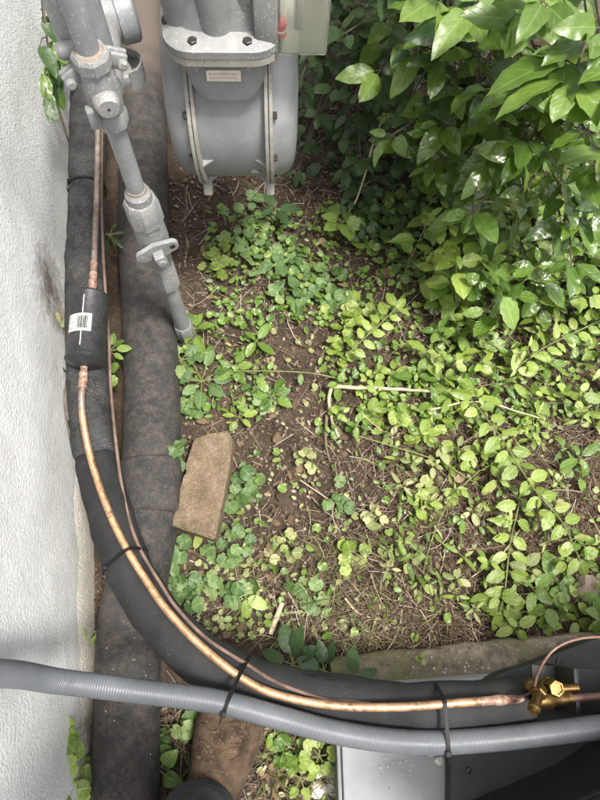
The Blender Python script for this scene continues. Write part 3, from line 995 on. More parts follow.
# ------------------------------------------------------------------ gas riser with valves
RX = Vector((-0.2445, 0.5245, 0))
def rz(v):
    """height on the riser axis that shows at picture row v"""
    lo, hi = 0.0, 1.0
    for _ in range(40):
        mid = (lo + hi) / 2
        if proj(RX + Z * mid)[1] > v: lo = mid
        else: hi = mid
    return lo
def build_riser():
    root = thing('gas_riser', RX, 'grey painted gas service riser with two shut-off valves by the wall', 'gas pipe')
    tocam = Vector((CAM.x - RX.x, CAM.y - RX.y, 0)).normalized()      # towards the viewer, level
    side = Z.cross(tocam)                                               # to the viewer's right
    if side.x < 0: side = -side
    def ring(v0, v1, r, n=28, **k):
        z0, z1 = rz(v0), rz(v1)
        return MB().lathe(RX + Z * z0, Z, [(0, r)] + [(z1 - z0, r)], n, **k)
    hr = 0.0165
    z = lambda v: rz(v)
    def rs(zz):
        return 1.0 - 0.34 * min(max((zz - 0.12) / 0.46, 0), 1)
    def stack(name, m, prof, n=28, ref=None):
        prof = [(a, r * rs(a)) for a, r in prof]
        return MB().lathe(RX, Z, prof, n, ref=ref).build(name, m, root, 25)
    # sleeve at the soil
    stack('ground_sleeve', M_GAS, [(-0.05, 0.0165), (z(335), 0.0165), (z(334), 0.0155)])
    stack('coupling_nut', M_GASB, [(z(335), 0.0175), (z(334), 0.0195), (z(326), 0.0195), (z(324), 0.0175)], 8, ref=tocam)
    stack('lower_pipe', M_GAS, [(z(330), hr * 0.93), (z(270), hr * 0.93)])
    # lower lock-wing valve
    stack('hex_end', M_GASB, [(z(284), 0.019), (z(283), 0.023), (z(262), 0.023), (z(260), 0.020)], 8, ref=tocam)
    stack('valve_body', M_GASB, [(z(268), 0.020), (z(256), 0.022), (z(248), 0.027), (z(236), 0.030), (z(222), 0.029), (z(214), 0.026), (z(208), 0.024)])
    stack('union_nut', M_GASB, [(z(222), 0.026), (z(219), 0.033), (z(202), 0.033), (z(199), 0.029)], 8, ref=tocam + side * 0.2)
    stack('union_collar', M_GASB, [(z(201), 0.024), (z(193), 0.024), (z(191), 0.020), (z(190), 0.0180)])
    stack('thread_seal', M_RUST, [(z(190.5), 0.0182), (z(188), 0.0182)])
    c = RX + Z * z(236) + tocam * 0.024
    ks = 0.80
    # two-eared lock wing with a square stem
    wing = MB()
    vs, fs, out = [], [], []
    for k in range(14):
        a = pi / 2 + pi * k / 13
        out.append((-0.030 + 0.013 * cos(a), 0.013 * sin(a)))
    out = [(-0.028, 0.014)] + [(-0.028 + 0.014 * cos(pi / 2 + pi * k / 10), 0.014 * sin(pi / 2 + pi * k / 10)) for k in range(1, 10)] + [(-0.028, -0.014), (0.0, -0.021), (0.028, -0.014)] + [(0.028 + 0.014 * cos(-pi / 2 + pi * k / 10), 0.014 * sin(-pi / 2 + pi * k / 10)) for k in range(1, 10)] + [(0.028, 0.014), (0.0, 0.021)]
    tilt = (side + Z * 0.18).normalized(); tz = tilt.cross(tocam); tz = tz if tz.z > 0 else -tz
    n = len(out)
    for dd in (0.0, 0.007):
        vs += [c + tilt * (x * ks) + tz * (y * ks) + tocam * dd for x, y in out]
    fs = [tuple(range(n - 1, -1, -1)), tuple(range(n, 2 * n))] + [(i, (i + 1) % n, n + (i + 1) % n, n + i) for i in range(n)]
    MB().add(vs, fs).build('lock_wing', M_GASB, root, 30)
    for sgn in (-1, 1):
        MB().lathe(c + tilt * (0.030 * sgn * ks) + tocam * 0.0068, tocam, [(0, 0.0046), (0.0008, 0.0046)], 16).build('wing_hole', M_BOLT if sgn > 0 else M_GAS, root)
    MB().box(c + tocam * 0.012 - tz * 0.006, (tilt, tz, tocam), (0.008, 0.010, 0.010), 0.002).build('square_stem', M_GASB, root, 30)
    MB().lathe(c + tocam * 0.021 - tz * 0.008, tocam, [(0, 0.0065), (0.003, 0.0065), (0.004, 0.005)], 16).build('stem_bolt', M_GASB, root, 30)
    # middle pipe
    stack('middle_pipe', M_GAS, [(z(196), 0.0162), (z(110), 0.0175)])
    # upper plug valve: two octagonal ends, body, round plug
    stack('octagon_end', M_GASB, [(z(124), 0.022), (z(122), 0.0285), (z(111), 0.0295), (z(107), 0.026)], 8, ref=tocam + side * 0.35)
    stack('plug_valve_body', M_GASB, [(z(112), 0.025), (z(104), 0.028), (z(94), 0.030), (z(82), 0.030), (z(72), 0.027), (z(64), 0.025)])
    stack('octagon_end', M_GASB, [(z(66), 0.026), (z(64), 0.0315), (z(54), 0.0315), (z(51), 0.028)], 8, ref=tocam + side * 0.35)
    c = RX + Z * z(90) + tocam * 0.011
    MB().lathe(c, tocam, [(0, 0.0145), (0.012, 0.0145), (0.016, 0.0125), (0.018, 0.0115), (0.0185, 0.011)], 28).build('plug', M_GASB, root, 30)
    MB().lathe(c + tocam * 0.0186, tocam, [(0, 0.0016), (0.0004, 0.0016)], 12).build('plug_pin', M_BOLT, root)
    MB().box(RX - side * 0.018 + tocam * 0.009 + Z * z(107), (side, tocam, Z), (0.007, 0.007, 0.013), 0.003).build('stop_lug', M_GASB, root)
    stack('thread_seal', M_RUST, [(z(51.5), 0.024), (z(50), 0.0225), (z(48.5), 0.0195)])
    stack('upper_pipe', M_GAS, [(z(56), 0.0178), (1.02, 0.0182)])
    # regulator flange behind the riser: ears with bolts, vent barrel and strap
    back = RX - tocam * 0.048 + Z * 0.0
    zc = z(40)
    reg = thing('gas_regulator', RX - tocam * 0.075 + Z * (zc - 0.09), 'grey gas regulator with round vent barrel behind the riser', 'regulator')
    MB().lathe(back + Z * (zc - 0.075), Z, [(0, 0.020), (0.01, 0.026), (0.03, 0.028), (0.12, 0.028), (0.16, 0.025), (0.22, 0.018), (0.40, 0.016)], 30).build('body', M_GAS, reg, 30)
    for sgn in (-1, 1):
        ex = (side * sgn - Z * 0.45 + tocam * 0.1).normalized(); ey = Vector(tocam); ey = (ey - ex * ey.dot(ex)).normalized(); ez = ex.cross(ey)
        e = RX + side * (0.023 * sgn) - tocam * 0.004 + Z * (z(74) if sgn < 0 else z(68))
        for k in (0, 1):
            MB().box(e - ey * (0.013 * k) - Z * 0.004 * k, (ex, ey, ez), (0.012, 0.0035, 0.009), 0.003).build('flange_ear', M_GASB, reg, 30)
        MB().lathe(e + ex * 0.007 + ey * 0.002, ey, [(0, 0.0058), (0.006, 0.0058), (0.0075, 0.004)], 10).build('bolt', M_GASB, reg, 20)
    MB().lathe(RX - side * 0.016 - tocam * 0.022 + Z * z(60), -side, [(-0.02, 0.009), (0.012, 0.009), (0.016, 0.006)], 16).build('end_plug', M_GASB, reg, 30)
    vc = P(98, 20, 0.60)
    MB().lathe(vc, side, [(0.0, 0.030), (0.022, 0.030), (0.023, 0.033), (0.043, 0.033), (0.046, 0.030), (0.047, 0.026), (0.042, 0.025)], 32).build('vent_barrel', M_GAS, reg, 30)
    MB().tube([vc, back + Z * 0.60], 0.026, 16).build('inlet_neck', M_GASB, reg)
    # curved strap under the barrel
    vs, fs = [], []
    n = 14
    sc = P(127, 70, 0.54)
    for i in range(n + 1):
        a = -pi * 0.5 + pi * 1.0 * i / n
        dirv = side * cos(a) + tocam * sin(a)
        for r_, zz in ((0.020, -0.014), (0.0225, -0.014), (0.0225, 0.014), (0.020, 0.014)):
            vs.append(sc + dirv * r_ + Z * zz)
    for i in range(n):
        for j in range(4):
            fs.append((i * 4 + j, i * 4 + (j + 1) % 4, i * 4 + 4 + (j + 1) % 4, i * 4 + 4 + j))
    MB().add(vs, fs).build('strap', M_GASB, reg, 30)
    MB().box(sc - side * 0.016 + Z * 0.0, (side, tocam, Z), (0.022, 0.022, 0.008), 0.003).build('strap_arm', M_GASB, reg)
build_riser()

# ------------------------------------------------------------------ gas meter
def build_meter():
    yaw = radians(6)
    X = Vector((cos(yaw), sin(yaw), 0)); Y = Z.cross(X)
    C = Vector((-0.1405, 0.760, 0.450))
    root = thing('gas_meter', C - Z * 0.13, 'grey diaphragm gas meter with round drum hanging above the soil', 'gas meter')
    def L(x, y, z): return C + X * x + Y * y + Z * z
    R0 = 0.137
    # drum
    MB().lathe(L(-0.050, 0, 0), X, [(0, R0), (0.1, R0)], 64, ref=Z).build('drum', M_METER, root, 30)
    # dished covers on both sides
    for s in (-1, 1):
        pr = [(0.0, R0 + 0.006), (0.006, R0 + 0.006), (0.010, R0 + 0.001), (0.018, R0 - 0.001), (0.028, R0 - 0.005), (0.036, R0 - 0.012), (0.041, R0 - 0.024), (0.044, R0 - 0.045), (0.045, 0.02)]
        MB().lathe(L(0.050 * s, 0, 0), X * s, pr, 64, ref=Z).build('cover', M_METER, root, 40)
        for dx in (0.0, 0.0062):
            MB().lathe(L((0.0465 + dx) * s, 0, 0), X * s, [(0, R0), (0, R0 + 0.0115), (0.0008, R0 + 0.0125), (0.0046, R0 + 0.0125), (0.0052, R0 + 0.0115), (0.0052, R0)], 64, ref=Z).build('flange_ring', M_FLANGE, root, 30)
        # bolts clamping the flange
        for a in (-205, -178, -150, -118, -60, -20, 20, 60):
            q = radians(a)
            p = L(0.043 * s, (R0 + 0.006) * cos(q), (R0 + 0.006) * sin(q))
            MB().lathe(p + X * (0.014 * s), X * s, [(-0.002, 0.0052), (0.006, 0.0052), (0.007, 0.004)], 6).build('bolt', M_BOLT, root, 20)
        # feet that hang below the flange
        q = radians(-128)
        p = L(0.051 * s, (R0 + 0.016) * cos(q), (R0 + 0.016) * sin(q))
        dn = (Y * cos(q) + Z * sin(q)).normalized(); tn = X.cross(dn)
        MB().box(p + dn * 0.002, (X, tn, dn), (0.0075, 0.012, 0.014), 0.003).build('foot', M_FLANGE, root, 30)
        # gussets
        for a in (-172, -140):
            q = radians(a)
            dn = (Y * cos(q) + Z * sin(q)); tn = X.cross(dn)
            b0 = L(0.046 * s, R0 * cos(q), R0 * sin(q))
            vs = [b0 + tn * 0.002, b0 - tn * 0.002, b0 + tn * 0.002 - X * s * 0.016, b0 - tn * 0.002 - X * s * 0.016, b0 + tn * 0.002 + dn * 0.011, b0 - tn * 0.002 + dn * 0.011]
            MB().add(vs, [(0, 2, 4), (1, 5, 3), (2, 3, 5, 4), (0, 4, 5, 1), (0, 1, 3, 2)]).build('gusset', M_METER2, root, 0)
    # neck panel between drum and upper case, with name plate
    zc = 0.163
    def rrect(hx, y0, y1, r, n=7):
        out = []
        for cx, cy, a0 in ((hx - r, y1 - r, 0), (-hx + r, y1 - r, 90), (-hx + r, y0 + r, 180), (hx - r, y0 + r, 270)):
            for k in range(n):
                a = radians(a0 + 90 * k / (n - 1))
                out.append(L(cx + r * cos(a), cy + r * sin(a), 0))
        return out
    def loft(rows, name, m, sm=40):
        vs, fs = [], []
        n = len(rows[0][0])
        for pts, z in rows:
            vs += [Vector((p.x, p.y, C.z + z)) for p in pts]
        for r in range(len(rows) - 1):
            for i in range(n):
                fs.append((r * n + i, r * n + (i + 1) % n, (r + 1) * n + (i + 1) % n, (r + 1) * n + i))
        fs.append(tuple(range(n - 1, -1, -1)))
        fs.append(tuple(range((len(rows) - 1) * n, len(rows) * n)))
        return MB().add(vs, fs).build(name, m, root, sm)
    loft([(rrect(0.040, -0.136, 0.09, 0.02), 0.092), (rrect(0.048, -0.138, 0.09, 0.02), 0.112), (rrect(0.058, -0.134, 0.09, 0.02), zc)], 'neck', M_METER)
    pl = L(-0.002, -0.1382, 0.132)
    nrm = (Z * 0.12 - Y).normalized(); upv = X.cross(nrm) * -1
    if upv.z < 0: upv = -upv
    plate = MB().box(pl, (X, upv, nrm), (0.0215, 0.0075, 0.0008), 0.0006).build('name_plate', M_PLATE, root)
    for k in range(2):
        pb = MB()
        x = -0.018
        while x < 0.017:
            w = R.uniform(0.0012, 0.003)
            pb.box(pl + X * (x + w / 2) + upv * (0.0026 - 0.005 * k) + nrm * 0.001, (X, upv, nrm), (w / 2, 0.0011, 0.0002))
            x += w + R.uniform(0.0006, 0.0014)
        pb.build('faded_print', M_PRINT, plate)
    # upper case: rim, bulging body, front column
    loft([(rrect(0.066, -0.146, 0.10, 0.032), zc - 0.010), (rrect(0.070, -0.150, 0.10, 0.034), zc - 0.008), (rrect(0.070, -0.150, 0.10, 0.034), zc - 0.001), (rrect(0.068, -0.148, 0.10, 0.033), zc + 0.001)], 'lower_rim', M_FLANGE, 35)
    loft([(rrect(0.067, -0.147, 0.10, 0.033), zc + 0.0012), (rrect(0.071, -0.151, 0.10, 0.035), zc + 0.003), (rrect(0.071, -0.151, 0.10, 0.035), zc + 0.012), (rrect(0.066, -0.145, 0.095, 0.034), zc + 0.016),
          (rrect(0.058, -0.130, 0.09, 0.032), zc + 0.022), (rrect(0.055, -0.122, 0.085, 0.034), zc + 0.06), (rrect(0.052, -0.112, 0.08, 0.034), zc + 0.12), (rrect(0.046, -0.10, 0.075, 0.03), zc + 0.15)], 'upper_case', M_METER2, 40)
    MB().lathe(L(-0.006, -0.110, zc + 0.015), Z, [(0, 0.026), (0.03, 0.0245), (0.10, 0.023), (0.16, 0.022)], 32).build('front_column', M_METER2, root, 40)
    MB().lathe(L(-0.046, -0.100, zc + 0.018), Z, [(0, 0.022), (0.03, 0.024), (0.07, 0.027), (0.12, 0.022), (0.14, 0.01)], 28).build('side_bulge', M_METER2, root, 40)
    MB().box(L(0.036, -0.103, zc + 0.08), (X, Y, Z), (0.017, 0.022, 0.07), 0.006).build('side_panel', M_METER2, root, 40)
    for x in (-0.034, 0.030):
        b_ = L(x, -0.139, zc + 0.014)
        MB().lathe(b_, Z, [(0, 0.0062), (0.005, 0.0062), (0.006, 0.005)], 6).build('screw', M_BOLT, root, 20)
        MB().lathe(L(x, -0.145, zc - 0.016), Z, [(0, 0.004), (0.008, 0.005)], 8).build('screw_end', M_METER2, root, 20)
    MB().lathe(L(-0.066, -0.105, zc + 0.014), Z, [(0, 0.006), (0.005, 0.006), (0.006, 0.005)], 6).build('screw', M_BOLT, root, 20)
    # inlet and outlet pipes going up out of the case
    for y in (-0.02, 0.05):
        MB().lathe(L(-0.02 + y * 0.2, y, zc + 0.14), Z, [(0, 0.026), (0.03, 0.026), (0.032, 0.019), (0.36, 0.019)], 24).build('connection_pipe', M_GAS, root, 30)
    # drain plug
    q = radians(-158)
    p = L(0.030, R0 * cos(q), R0 * sin(q)); dn = Y * cos(q) + Z * sin(q)
    MB().lathe(p - dn * 0.002, dn, [(0, 0.0085), (0.005, 0.0085), (0.0065, 0.007), (0.0067, 0.003), (0.004, 0.0028)], 20).build('plug', M_METER2, root, 30)
    # index box on the side: backing, dial, clear cover, seal
    zi, yi, xi = zc - 0.040, -0.028, -0.014
    MB().box(L(0.066 + xi, -0.070 + yi, zi + 0.075), (X, Y, Z), (0.014, 0.040, 0.046), 0.004).build('index_back', M_METER2, root, 40)
    MB().box(L(0.084 + xi, -0.060 + yi, zi + 0.075), (X, Y, Z), (0.006, 0.024, 0.036), 0.002).build('index_dial', M_WHITE, root, 40)
    MB().box(L(0.106 + xi, -0.055 + yi, zi + 0.066), (X, Y, Z), (0.005, 0.012, 0.030), 0.002).build('index_gear', M_METER2, root, 40)
    MB().lathe(L(0.083 + xi, -0.096 + yi, zi + 0.055), Z, [(0, 0.0075), (0.016, 0.0075)], 18).build('seal', M_RED, root, 30)
    MB().lathe(L(0.083 + xi, -0.096 + yi, zi + 0.062), Z, [(0, 0.0079), (0.0020, 0.0079)], 18).build('seal_band', M_WHITE, root, 30)
    # hollow clear cover
    hx0, hx1, y0, y1, z0, z1 = 0.0785 + xi, 0.139 + xi, -0.108 + yi, -0.014 + yi, zi + 0.034, zi + 0.134
    cov = MB().box(L((hx0 + hx1) / 2, (y0 + y1) / 2, (z0 + z1) / 2), (X, Y, Z), ((hx1 - hx0) / 2, (y1 - y0) / 2, (z1 - z0) / 2), 0.005)
    inn = MB().box(L((hx0 + hx1) / 2, (y0 + y1) / 2, (z0 + z1) / 2), (X, Y, Z), ((hx1 - hx0) / 2 - 0.003, (y1 - y0) / 2 - 0.003, (z1 - z0) / 2 - 0.003), 0.004)
    cov.add(inn.v, [f[::-1] for f in inn.f])
    cov.build('index_cover', M_GLASS, root, 30)
build_meter()

# ------------------------------------------------------------------ sandstone block, rock, pebbles
def build_block():
    z = 0.064
    top = [P(u, v, z) for u, v in ((171, 525), (180, 490), (189, 455), (194, 438), (212, 433), (229, 430), (233, 437), (229, 470), (222, 505), (215, 540))]
    top.reverse()
    area = sum(top[i - 1].x * top[i].y - top[i].x * top[i - 1].y for i in range(len(top)))
    if area < 0: top.reverse()
    bm = bmesh.new()
    lo = [bm.verts.new((p.x, p.y, -0.02)) for p in top]
    hi = [bm.verts.new((p.x, p.y, z + noise.noise(p * 20) * 0.004)) for p in top]
    bm.faces.new(lo[::-1]); bm.faces.new(hi)
    n = len(top)
    for i in range(n):
        bm.faces.new((lo[i], lo[(i + 1) % n], hi[(i + 1) % n], hi[i]))
    bmesh.ops.bevel(bm, geom=bm.edges[:], offset=0.0030, segments=2, affect='EDGES')
    bmesh.ops.triangulate(bm, faces=bm.faces[:])
    for _ in range(3):
        bmesh.ops.subdivide_edges(bm, edges=[e for e in bm.edges if e.calc_length() > 0.007], cuts=1)
        bmesh.ops.triangulate(bm, faces=bm.faces[:])
    bm.normal_update()
    for v in bm.verts:
        k = noise.noise(v.co * 50) * 0.0016 + noise.noise(v.co * 150) * 0.0016 + min(0, noise.noise(v.co * 40 + Vector((3, 0, 0))) + 0.30) * 0.009
        v.co += v.normal * k
    bm.verts.index_update()
    o = MB().add([v.co.copy() for v in bm.verts], [tuple(v.index for v in f.verts) for f in bm.faces]).build('sandstone_block', M_STONE, None, 45)
    bm.free()
    tag(o, 'worn brown sandstone block lying beside the black drain pipe', 'stone')
build_block()

def blob(c, r, seed, flat=0.6, m=M_ROCK, name='rock', sub=2):
    bm = bmesh.new()
    bmesh.ops.create_icosphere(bm, subdivisions=sub, radius=1)
    off = Vector((seed * 3.7, seed * 1.3, 0))
    for v in bm.verts:
        k = 1 + noise.noise(v.co * 0.9 + off) * 0.5 + noise.noise(v.co * 2.6 + off) * 0.18
        v.co = Vector((v.co.x * k * r, v.co.y * k * r * 0.8, v.co.z * k * r * flat))
    bm.verts.index_update()
    vs = [Vector(c) + v.co for v in bm.verts]
    fs = [tuple(v.index for v in f.verts) for f in bm.faces]
    bm.free()
    return MB().add(vs, fs).build(name, m, None, 28)
o = blob(G(586, 592) + Z * 0.012, 0.040, 3, 0.7, M_ROCK, 'rock', 3)
tag(o, 'rough pinkish brown rock among the weeds by the concrete slab', 'rock')
for i in range(16):
    u, v = R.uniform(316, 338), R.uniform(766, 808)
    o = blob(G(u, v) + Z * 0.004, R.uniform(0.006, 0.014), i + 10, 0.7, M_PEB, 'pebble', 2)
    tag(o, 'small pale pebble in the gravel beside the grey pad', 'pebble', 'pebbles beside the pad')

# ------------------------------------------------------------------ person: one boot and trouser leg in view
def build_person():
    toe, heel = P(236, 676, 0.04), P(206, 826, 0.04)
    d = Vector((toe.x - heel.x, toe.y - heel.y, 0)).normalized()
    sd = Vector((d.y, -d.x, 0))
    Lb = 0.295
    base = Vector((toe.x, toe.y, 0)) - d * Lb
    g = gz(base.x + d.x * 0.15, base.y + d.y * 0.15) + 0.004
    root = thing('person', base + d * 0.1 + Z * g, 'standing person seen only by brown suede boot and dark trouser leg', 'person')
    # boot upper: sections heel -> toe: (distance, half width, height, centre offset)
    secs = [(0.002, 0.020, 0.085, 0), (0.012, 0.034, 0.115, 0), (0.045, 0.042, 0.150, 0), (0.085, 0.041, 0.150, 0), (0.115, 0.0405, 0.125, 0.001), (0.145, 0.0435, 0.104, 0.002), (0.180, 0.051, 0.088, 0.004),
            (0.215, 0.0555, 0.076, 0.005), (0.245, 0.0515, 0.070, 0.004), (0.270, 0.044, 0.062, 0.002), (0.285, 0.031, 0.050, 0.0), (0.293, 0.014, 0.036, 0.0)]
    n = 26
    vs, fs = [], []
    for k, (t, w, h, off) in enumerate(secs):
        for j in range(n):
            a = 2 * pi * j / n
            ca, sa = cos(a), sin(a)
            x = w * math.copysign(abs(ca) ** 0.85, ca)
            zz = 0.018 + (h - 0.018) * (0.42 + 0.58 * sa if sa > 0 else 0.42 + 0.42 * math.copysign(abs(sa) ** 0.6, sa))
            x *= 1 - 0.10 * max(0, sa) ** 2
            wr = noise.noise(Vector((t * 60, a * 1.5, 0))) * 0.0030 * (1 if 0.1 < t < 0.25 else 0.4)
            vs.append(base + d * t + sd * (x * (1 + wr * 10) + off) + Z * (zz + wr + g))
    for k in range(len(secs) - 1):
        for j in range(n):
            fs.append((k * n + j, k * n + (j + 1) % n, (k + 1) * n + (j + 1) % n, (k + 1) * n + j))
    fs.append(tuple(range(n - 1, -1, -1))); fs.append(tuple(range((len(secs) - 1) * n, len(secs) * n)))
    boot = MB().add(vs, fs).build('boot', M_BOOT, root, 70)
    ss = boot.modifiers.new('smooth', 'SUBSURF'); ss.levels = 1; ss.render_levels = 2
    # stitched vamp seam over the instep and creases where the toes bend
    def on_boot(t, f):
        for k in range(len(secs) - 1):
            if secs[k][0] <= t <= secs[k + 1][0]:
                q = (t - secs[k][0]) / (secs[k + 1][0] - secs[k][0])
                w = secs[k][1] + (secs[k + 1][1] - secs[k][1]) * q
                h = secs[k][2] + (secs[k + 1][2] - secs[k][2]) * q
        a = pi / 2 - f * 1.25
        return base + d * t + sd * (w * math.copysign(abs(cos(a)) ** 0.85, cos(a)) * 0.93 + 0.003) + Z * (0.018 + (h - 0.018) * (0.42 + 0.58 * sin(a)) + g + 0.0004)
    MB().tube([on_boot(0.165 - 0.055 * f * f, f) for f in [-1 + 0.1 * k for k in range(21)]], 0.0006, 6).build('seam', M_SOLE, boot)
    for t0, f0, f1 in ((0.196, -0.7, 0.5), (0.207, -0.4, 0.75), (0.186, -0.2, 0.6), (0.218, -0.8, 0.1), (0.178, -0.6, 0.0), (0.227, -0.1, 0.8)):
        MB().tube([on_boot(t0 + 0.004 * sin(k * 0.9), f0 + (f1 - f0) * k / 10) for k in range(11)], lambda s_: 0.0004 + 0.0007 * sin(pi * s_), 6).build('crease', M_BOOT, boot)
    # sole with welt
    right = [(t, w + 0.003, off) for t, w, h, off in secs]
    ring = [base + d * (t + (0.004 if i == len(right) - 1 else 0)) + sd * (w + off) for i, (t, w, off) in enumerate(right)] + [base + d * (t + (0.004 if i == 0 else 0)) - sd * (w - off) for i, (t, w, off) in enumerate(right[::-1])]
    area = sum(ring[i - 1].x * ring[i].y - ring[i].x * ring[i - 1].y for i in range(len(ring)))
    if area < 0: ring.reverse()
    MB().prism(ring, g, g + 0.020, 0.003).build('sole', M_SOLE, boot, 40)
    MB().prism([p + (base + d * 0.15 - p) * 0.02 for p in ring], g + 0.0205, g + 0.0235, 0.001).build('welt', M_BOOT, boot, 40)
    # trouser leg
    a = base + d * 0.098 - sd * 0.008 + Z * (g + 0.105)
    leg = [a, a + Z * 0.02 - d * 0.002, a + Z * 0.06 - d * 0.006, a + Z * 0.14 - d * 0.012, a + Z * 0.26 - d * 0.02, a + Z * 0.36 - d * 0.018, a + Z * 0.46 - d * 0.01, a + Z * 0.60 - d * 0.02]
    leg = spline(leg, 0.012)
    m_ = len(leg)
    def rad(s_):
        return 0.058 + 0.03 * s_ + 0.003 * sin(s_ * 34) * max(0, 1 - s_ * 2.5) - (0.002 if s_ < 0.01 else 0)
    MB().tube(leg, rad, 28).build('trouser_leg', M_DENIM, root, 60)
    MB().tube(spline([a + Z * 0.001, a + Z * 0.014, a + Z * 0.026], 0.006), lambda s_: 0.0595, 28).build('cuff', M_DENIM, root, 60)
build_person()

# ================================================================== vegetation
LEAF_CACHE = {}
def leaf_geometry(shape, var):
    rr = random.Random(hash((shape, var)) % 1000 if False else sum(ord(c) for c in shape) * 7 + var * 31)
    vs, fs, uv = [], [], []
    if shape == 'round':
        n = 24
        vs.append(Vector((0, 0.42, 0.0))); uv.append((0.5, 0.42))
        cup = rr.uniform(-0.05, 0.16)
        for ring, k in ((0.55, 0), (1.0, 1)):
            for j in range(n):
                a = -pi / 2 + 2 * pi * (j + 0.5) / n
                sc = 1.0 + (-0.065 if j % 3 == 0 else 0.03) * k
                notch = 1 - 0.45 * math.exp(-((min(j + 0.5, n - j - 0.5)) / 1.1) ** 2) * k
                x = 0.5 * ring * sc * notch * cos(a)
                y = 0.42 + 0.48 * ring * sc * notch * sin(a)
                z = cup * ring * ring + 0.05 * ring * sin(3 * a + var) + 0.02 * k * (1 if j % 3 else -1)
                vs.append(Vector((x, y, z))); uv.append((0.5 + x, max(0, min(1, y))))
        for j in range(n):
            fs.append((0, 1 + j, 1 + (j + 1) % n))
            fs.append((1 + j, 1 + n + j, 1 + n + (j + 1) % n, 1 + (j + 1) % n))
        return vs, fs, uv
    W, p, q, nv, ser = {'ovate': (0.29, 0.62, 0.80, 9, 0.05), 'shrub': (0.25, 0.62, 0.88, 13, 0.022), 'lance': (0.15, 0.7, 0.95, 8, 0.0), 'heart': (0.40, 0.42, 0.85, 9, 0.03), 'oval': (0.25, 0.55, 0.55, 8, 0.0)}[shape]
    mx = max((i / 40) ** p * (1 - i / 40) ** q for i in range(41))
    droop = rr.uniform(0.05, 0.34)
    fold = rr.uniform(0.08, 0.34)
    bend = rr.uniform(-0.10, 0.10)
    for i in range(nv + 1):
        s = i / nv
        w = W * (s ** p) * ((1 - s) ** q) / mx
        if 0 < i < nv:
            w *= 1 + (ser if i % 2 else -ser)
        else:
            w = 0.004
        cx = bend * s * s
        for c in (-1, -0.5, 0, 0.5, 1):
            x = cx + c * w
            z = -droop * s * s + abs(c) * w * fold * 2 - (abs(c) ** 2) * w * 0.25 + 0.018 * sin(s * 17 + c * 2 + var) * abs(c)
            vs.append(Vector((x, s * (1 - 0.06 * droop), z)))
            uv.append((0.5 + 0.5 * c * (0.3 + 0.7 * w / W), s))
    for i in range(nv):
        for c in range(4):
            a = i * 5 + c
            fs.append((a, a + 1, a + 6, a + 5))
    return vs, fs, uv

def leaf_mesh(shape, var, mat):
    key = (shape, var, mat.name)
    if key not in LEAF_CACHE:
        vs, fs, uv = leaf_geometry(shape, var)
        me = bpy.data.meshes.new('leaf')
        me.from_pydata(vs, [], fs)
        l = me.uv_layers.new(name='UVMap')
        for i, lp in enumerate(me.loops):
            l.data[i].uv = uv[lp.vertex_index]
        me.shade_smooth()
        me.materials.append(mat)
        LEAF_CACHE[key] = me
    return LEAF_CACHE[key]

def basis(d, n):
    y = d.normalized()
    n = n - y * n.dot(y)
    if n.length < 1e-4:
        n = Vector((0.3, 0.2, 1)) - y * Vector((0.3, 0.2, 1)).dot(y)
    z = n.normalized()
    x = y.cross(z)
    return x, y, z

def put_leaf(root, shape, mat, pos, d, n, L):
    me = leaf_mesh(shape, R.randrange(5), mat)
    o = bpy.data.objects.new('leaf', me)
    x, y, z = basis(d, n)
    wv = R.uniform(0.88, 1.12)
    M = Matrix(((x.x * L * wv, y.x * L, z.x * L, 0), (x.y * L * wv, y.y * L, z.y * L, 0), (x.z * L * wv, y.z * L, z.z * L, 0), (0, 0, 0, 1)))
    M.translation = pos - ORG[root.name]
    o.parent = root
    o.matrix_basis = M
    COL.objects.link(o)
    return o

def rdir(elev_lo, elev_hi, az=None):
    a = R.uniform(0, 2 * pi) if az is None else az
    e = radians(R.uniform(elev_lo, elev_hi))
    return Vector((cos(a) * cos(e), sin(a) * cos(e), sin(e)))

def upish(s=0.35):
    s *= 1.35
    return Vector((R.gauss(0, s), R.gauss(0, s), 1)).normalized()

def arc(a, b, lift=0.3, n=4, jit=0.0):
    out = []
    for i in range(n + 1):
        t = i / n
        p = a.lerp(b, t)
        p.z = a.z + (b.z - a.z) * (t ** (1 - lift if lift < 1 else 0.1))
        if 0 < i < n and jit:
            p += Vector((R.uniform(-jit, jit), R.uniform(-jit, jit), 0))
        out.append(p)
    return out

def creeper(u, v, n, spread, label, group=None, mat=L_IVY, dia=(0.020, 0.034), h=(0.012, 0.035), name='ground_ivy', cat='ground ivy', ell=(1, 1), shape='round'):
    c = G(u, v)
    root = thing(name, c, label, cat, group)
    st = MB()
    pts = []
    for i in range(n):
        for _ in range(20):
            q = (u + R.gauss(0, spread * 0.55) * ell[0], v + R.gauss(0, spread * 0.55) * ell[1])
            if all(math.hypot(q[0] - a[0], q[1] - a[1]) > 6.5 for a in pts):
                break
        pts.append(q)
        g = G(*q)
        hh = R.uniform(*h)
        D = R.uniform(*dia)
        foot = g + Vector((R.uniform(-.012, .012), R.uniform(-.012, .012), -0.004))
        top = g + Z * hh
        nn = upish(0.30)
        d = rdir(-5, 5)
        d = d - nn * d.dot(nn)
        d.normalize()
        off = 0.10 if shape == 'round' else 0
        st.tube(arc(foot, top - d * (D * off), 0.4, 3), 0.0007, 4, cap=False)
        put_leaf(root, shape, mat, top - d * (D * off), d, nn, D)
    # runners joining the leaf feet
    for i in range(0, len(pts) - 1, 2):
        a, b = G(*pts[i], 0.003), G(*pts[i + 1], 0.003)
        st.tube([a, (a + b) / 2 + Z * 0.004, b], 0.0008, 4, cap=False)
    st.build('stem', M_STEM, root, 60)
    return root

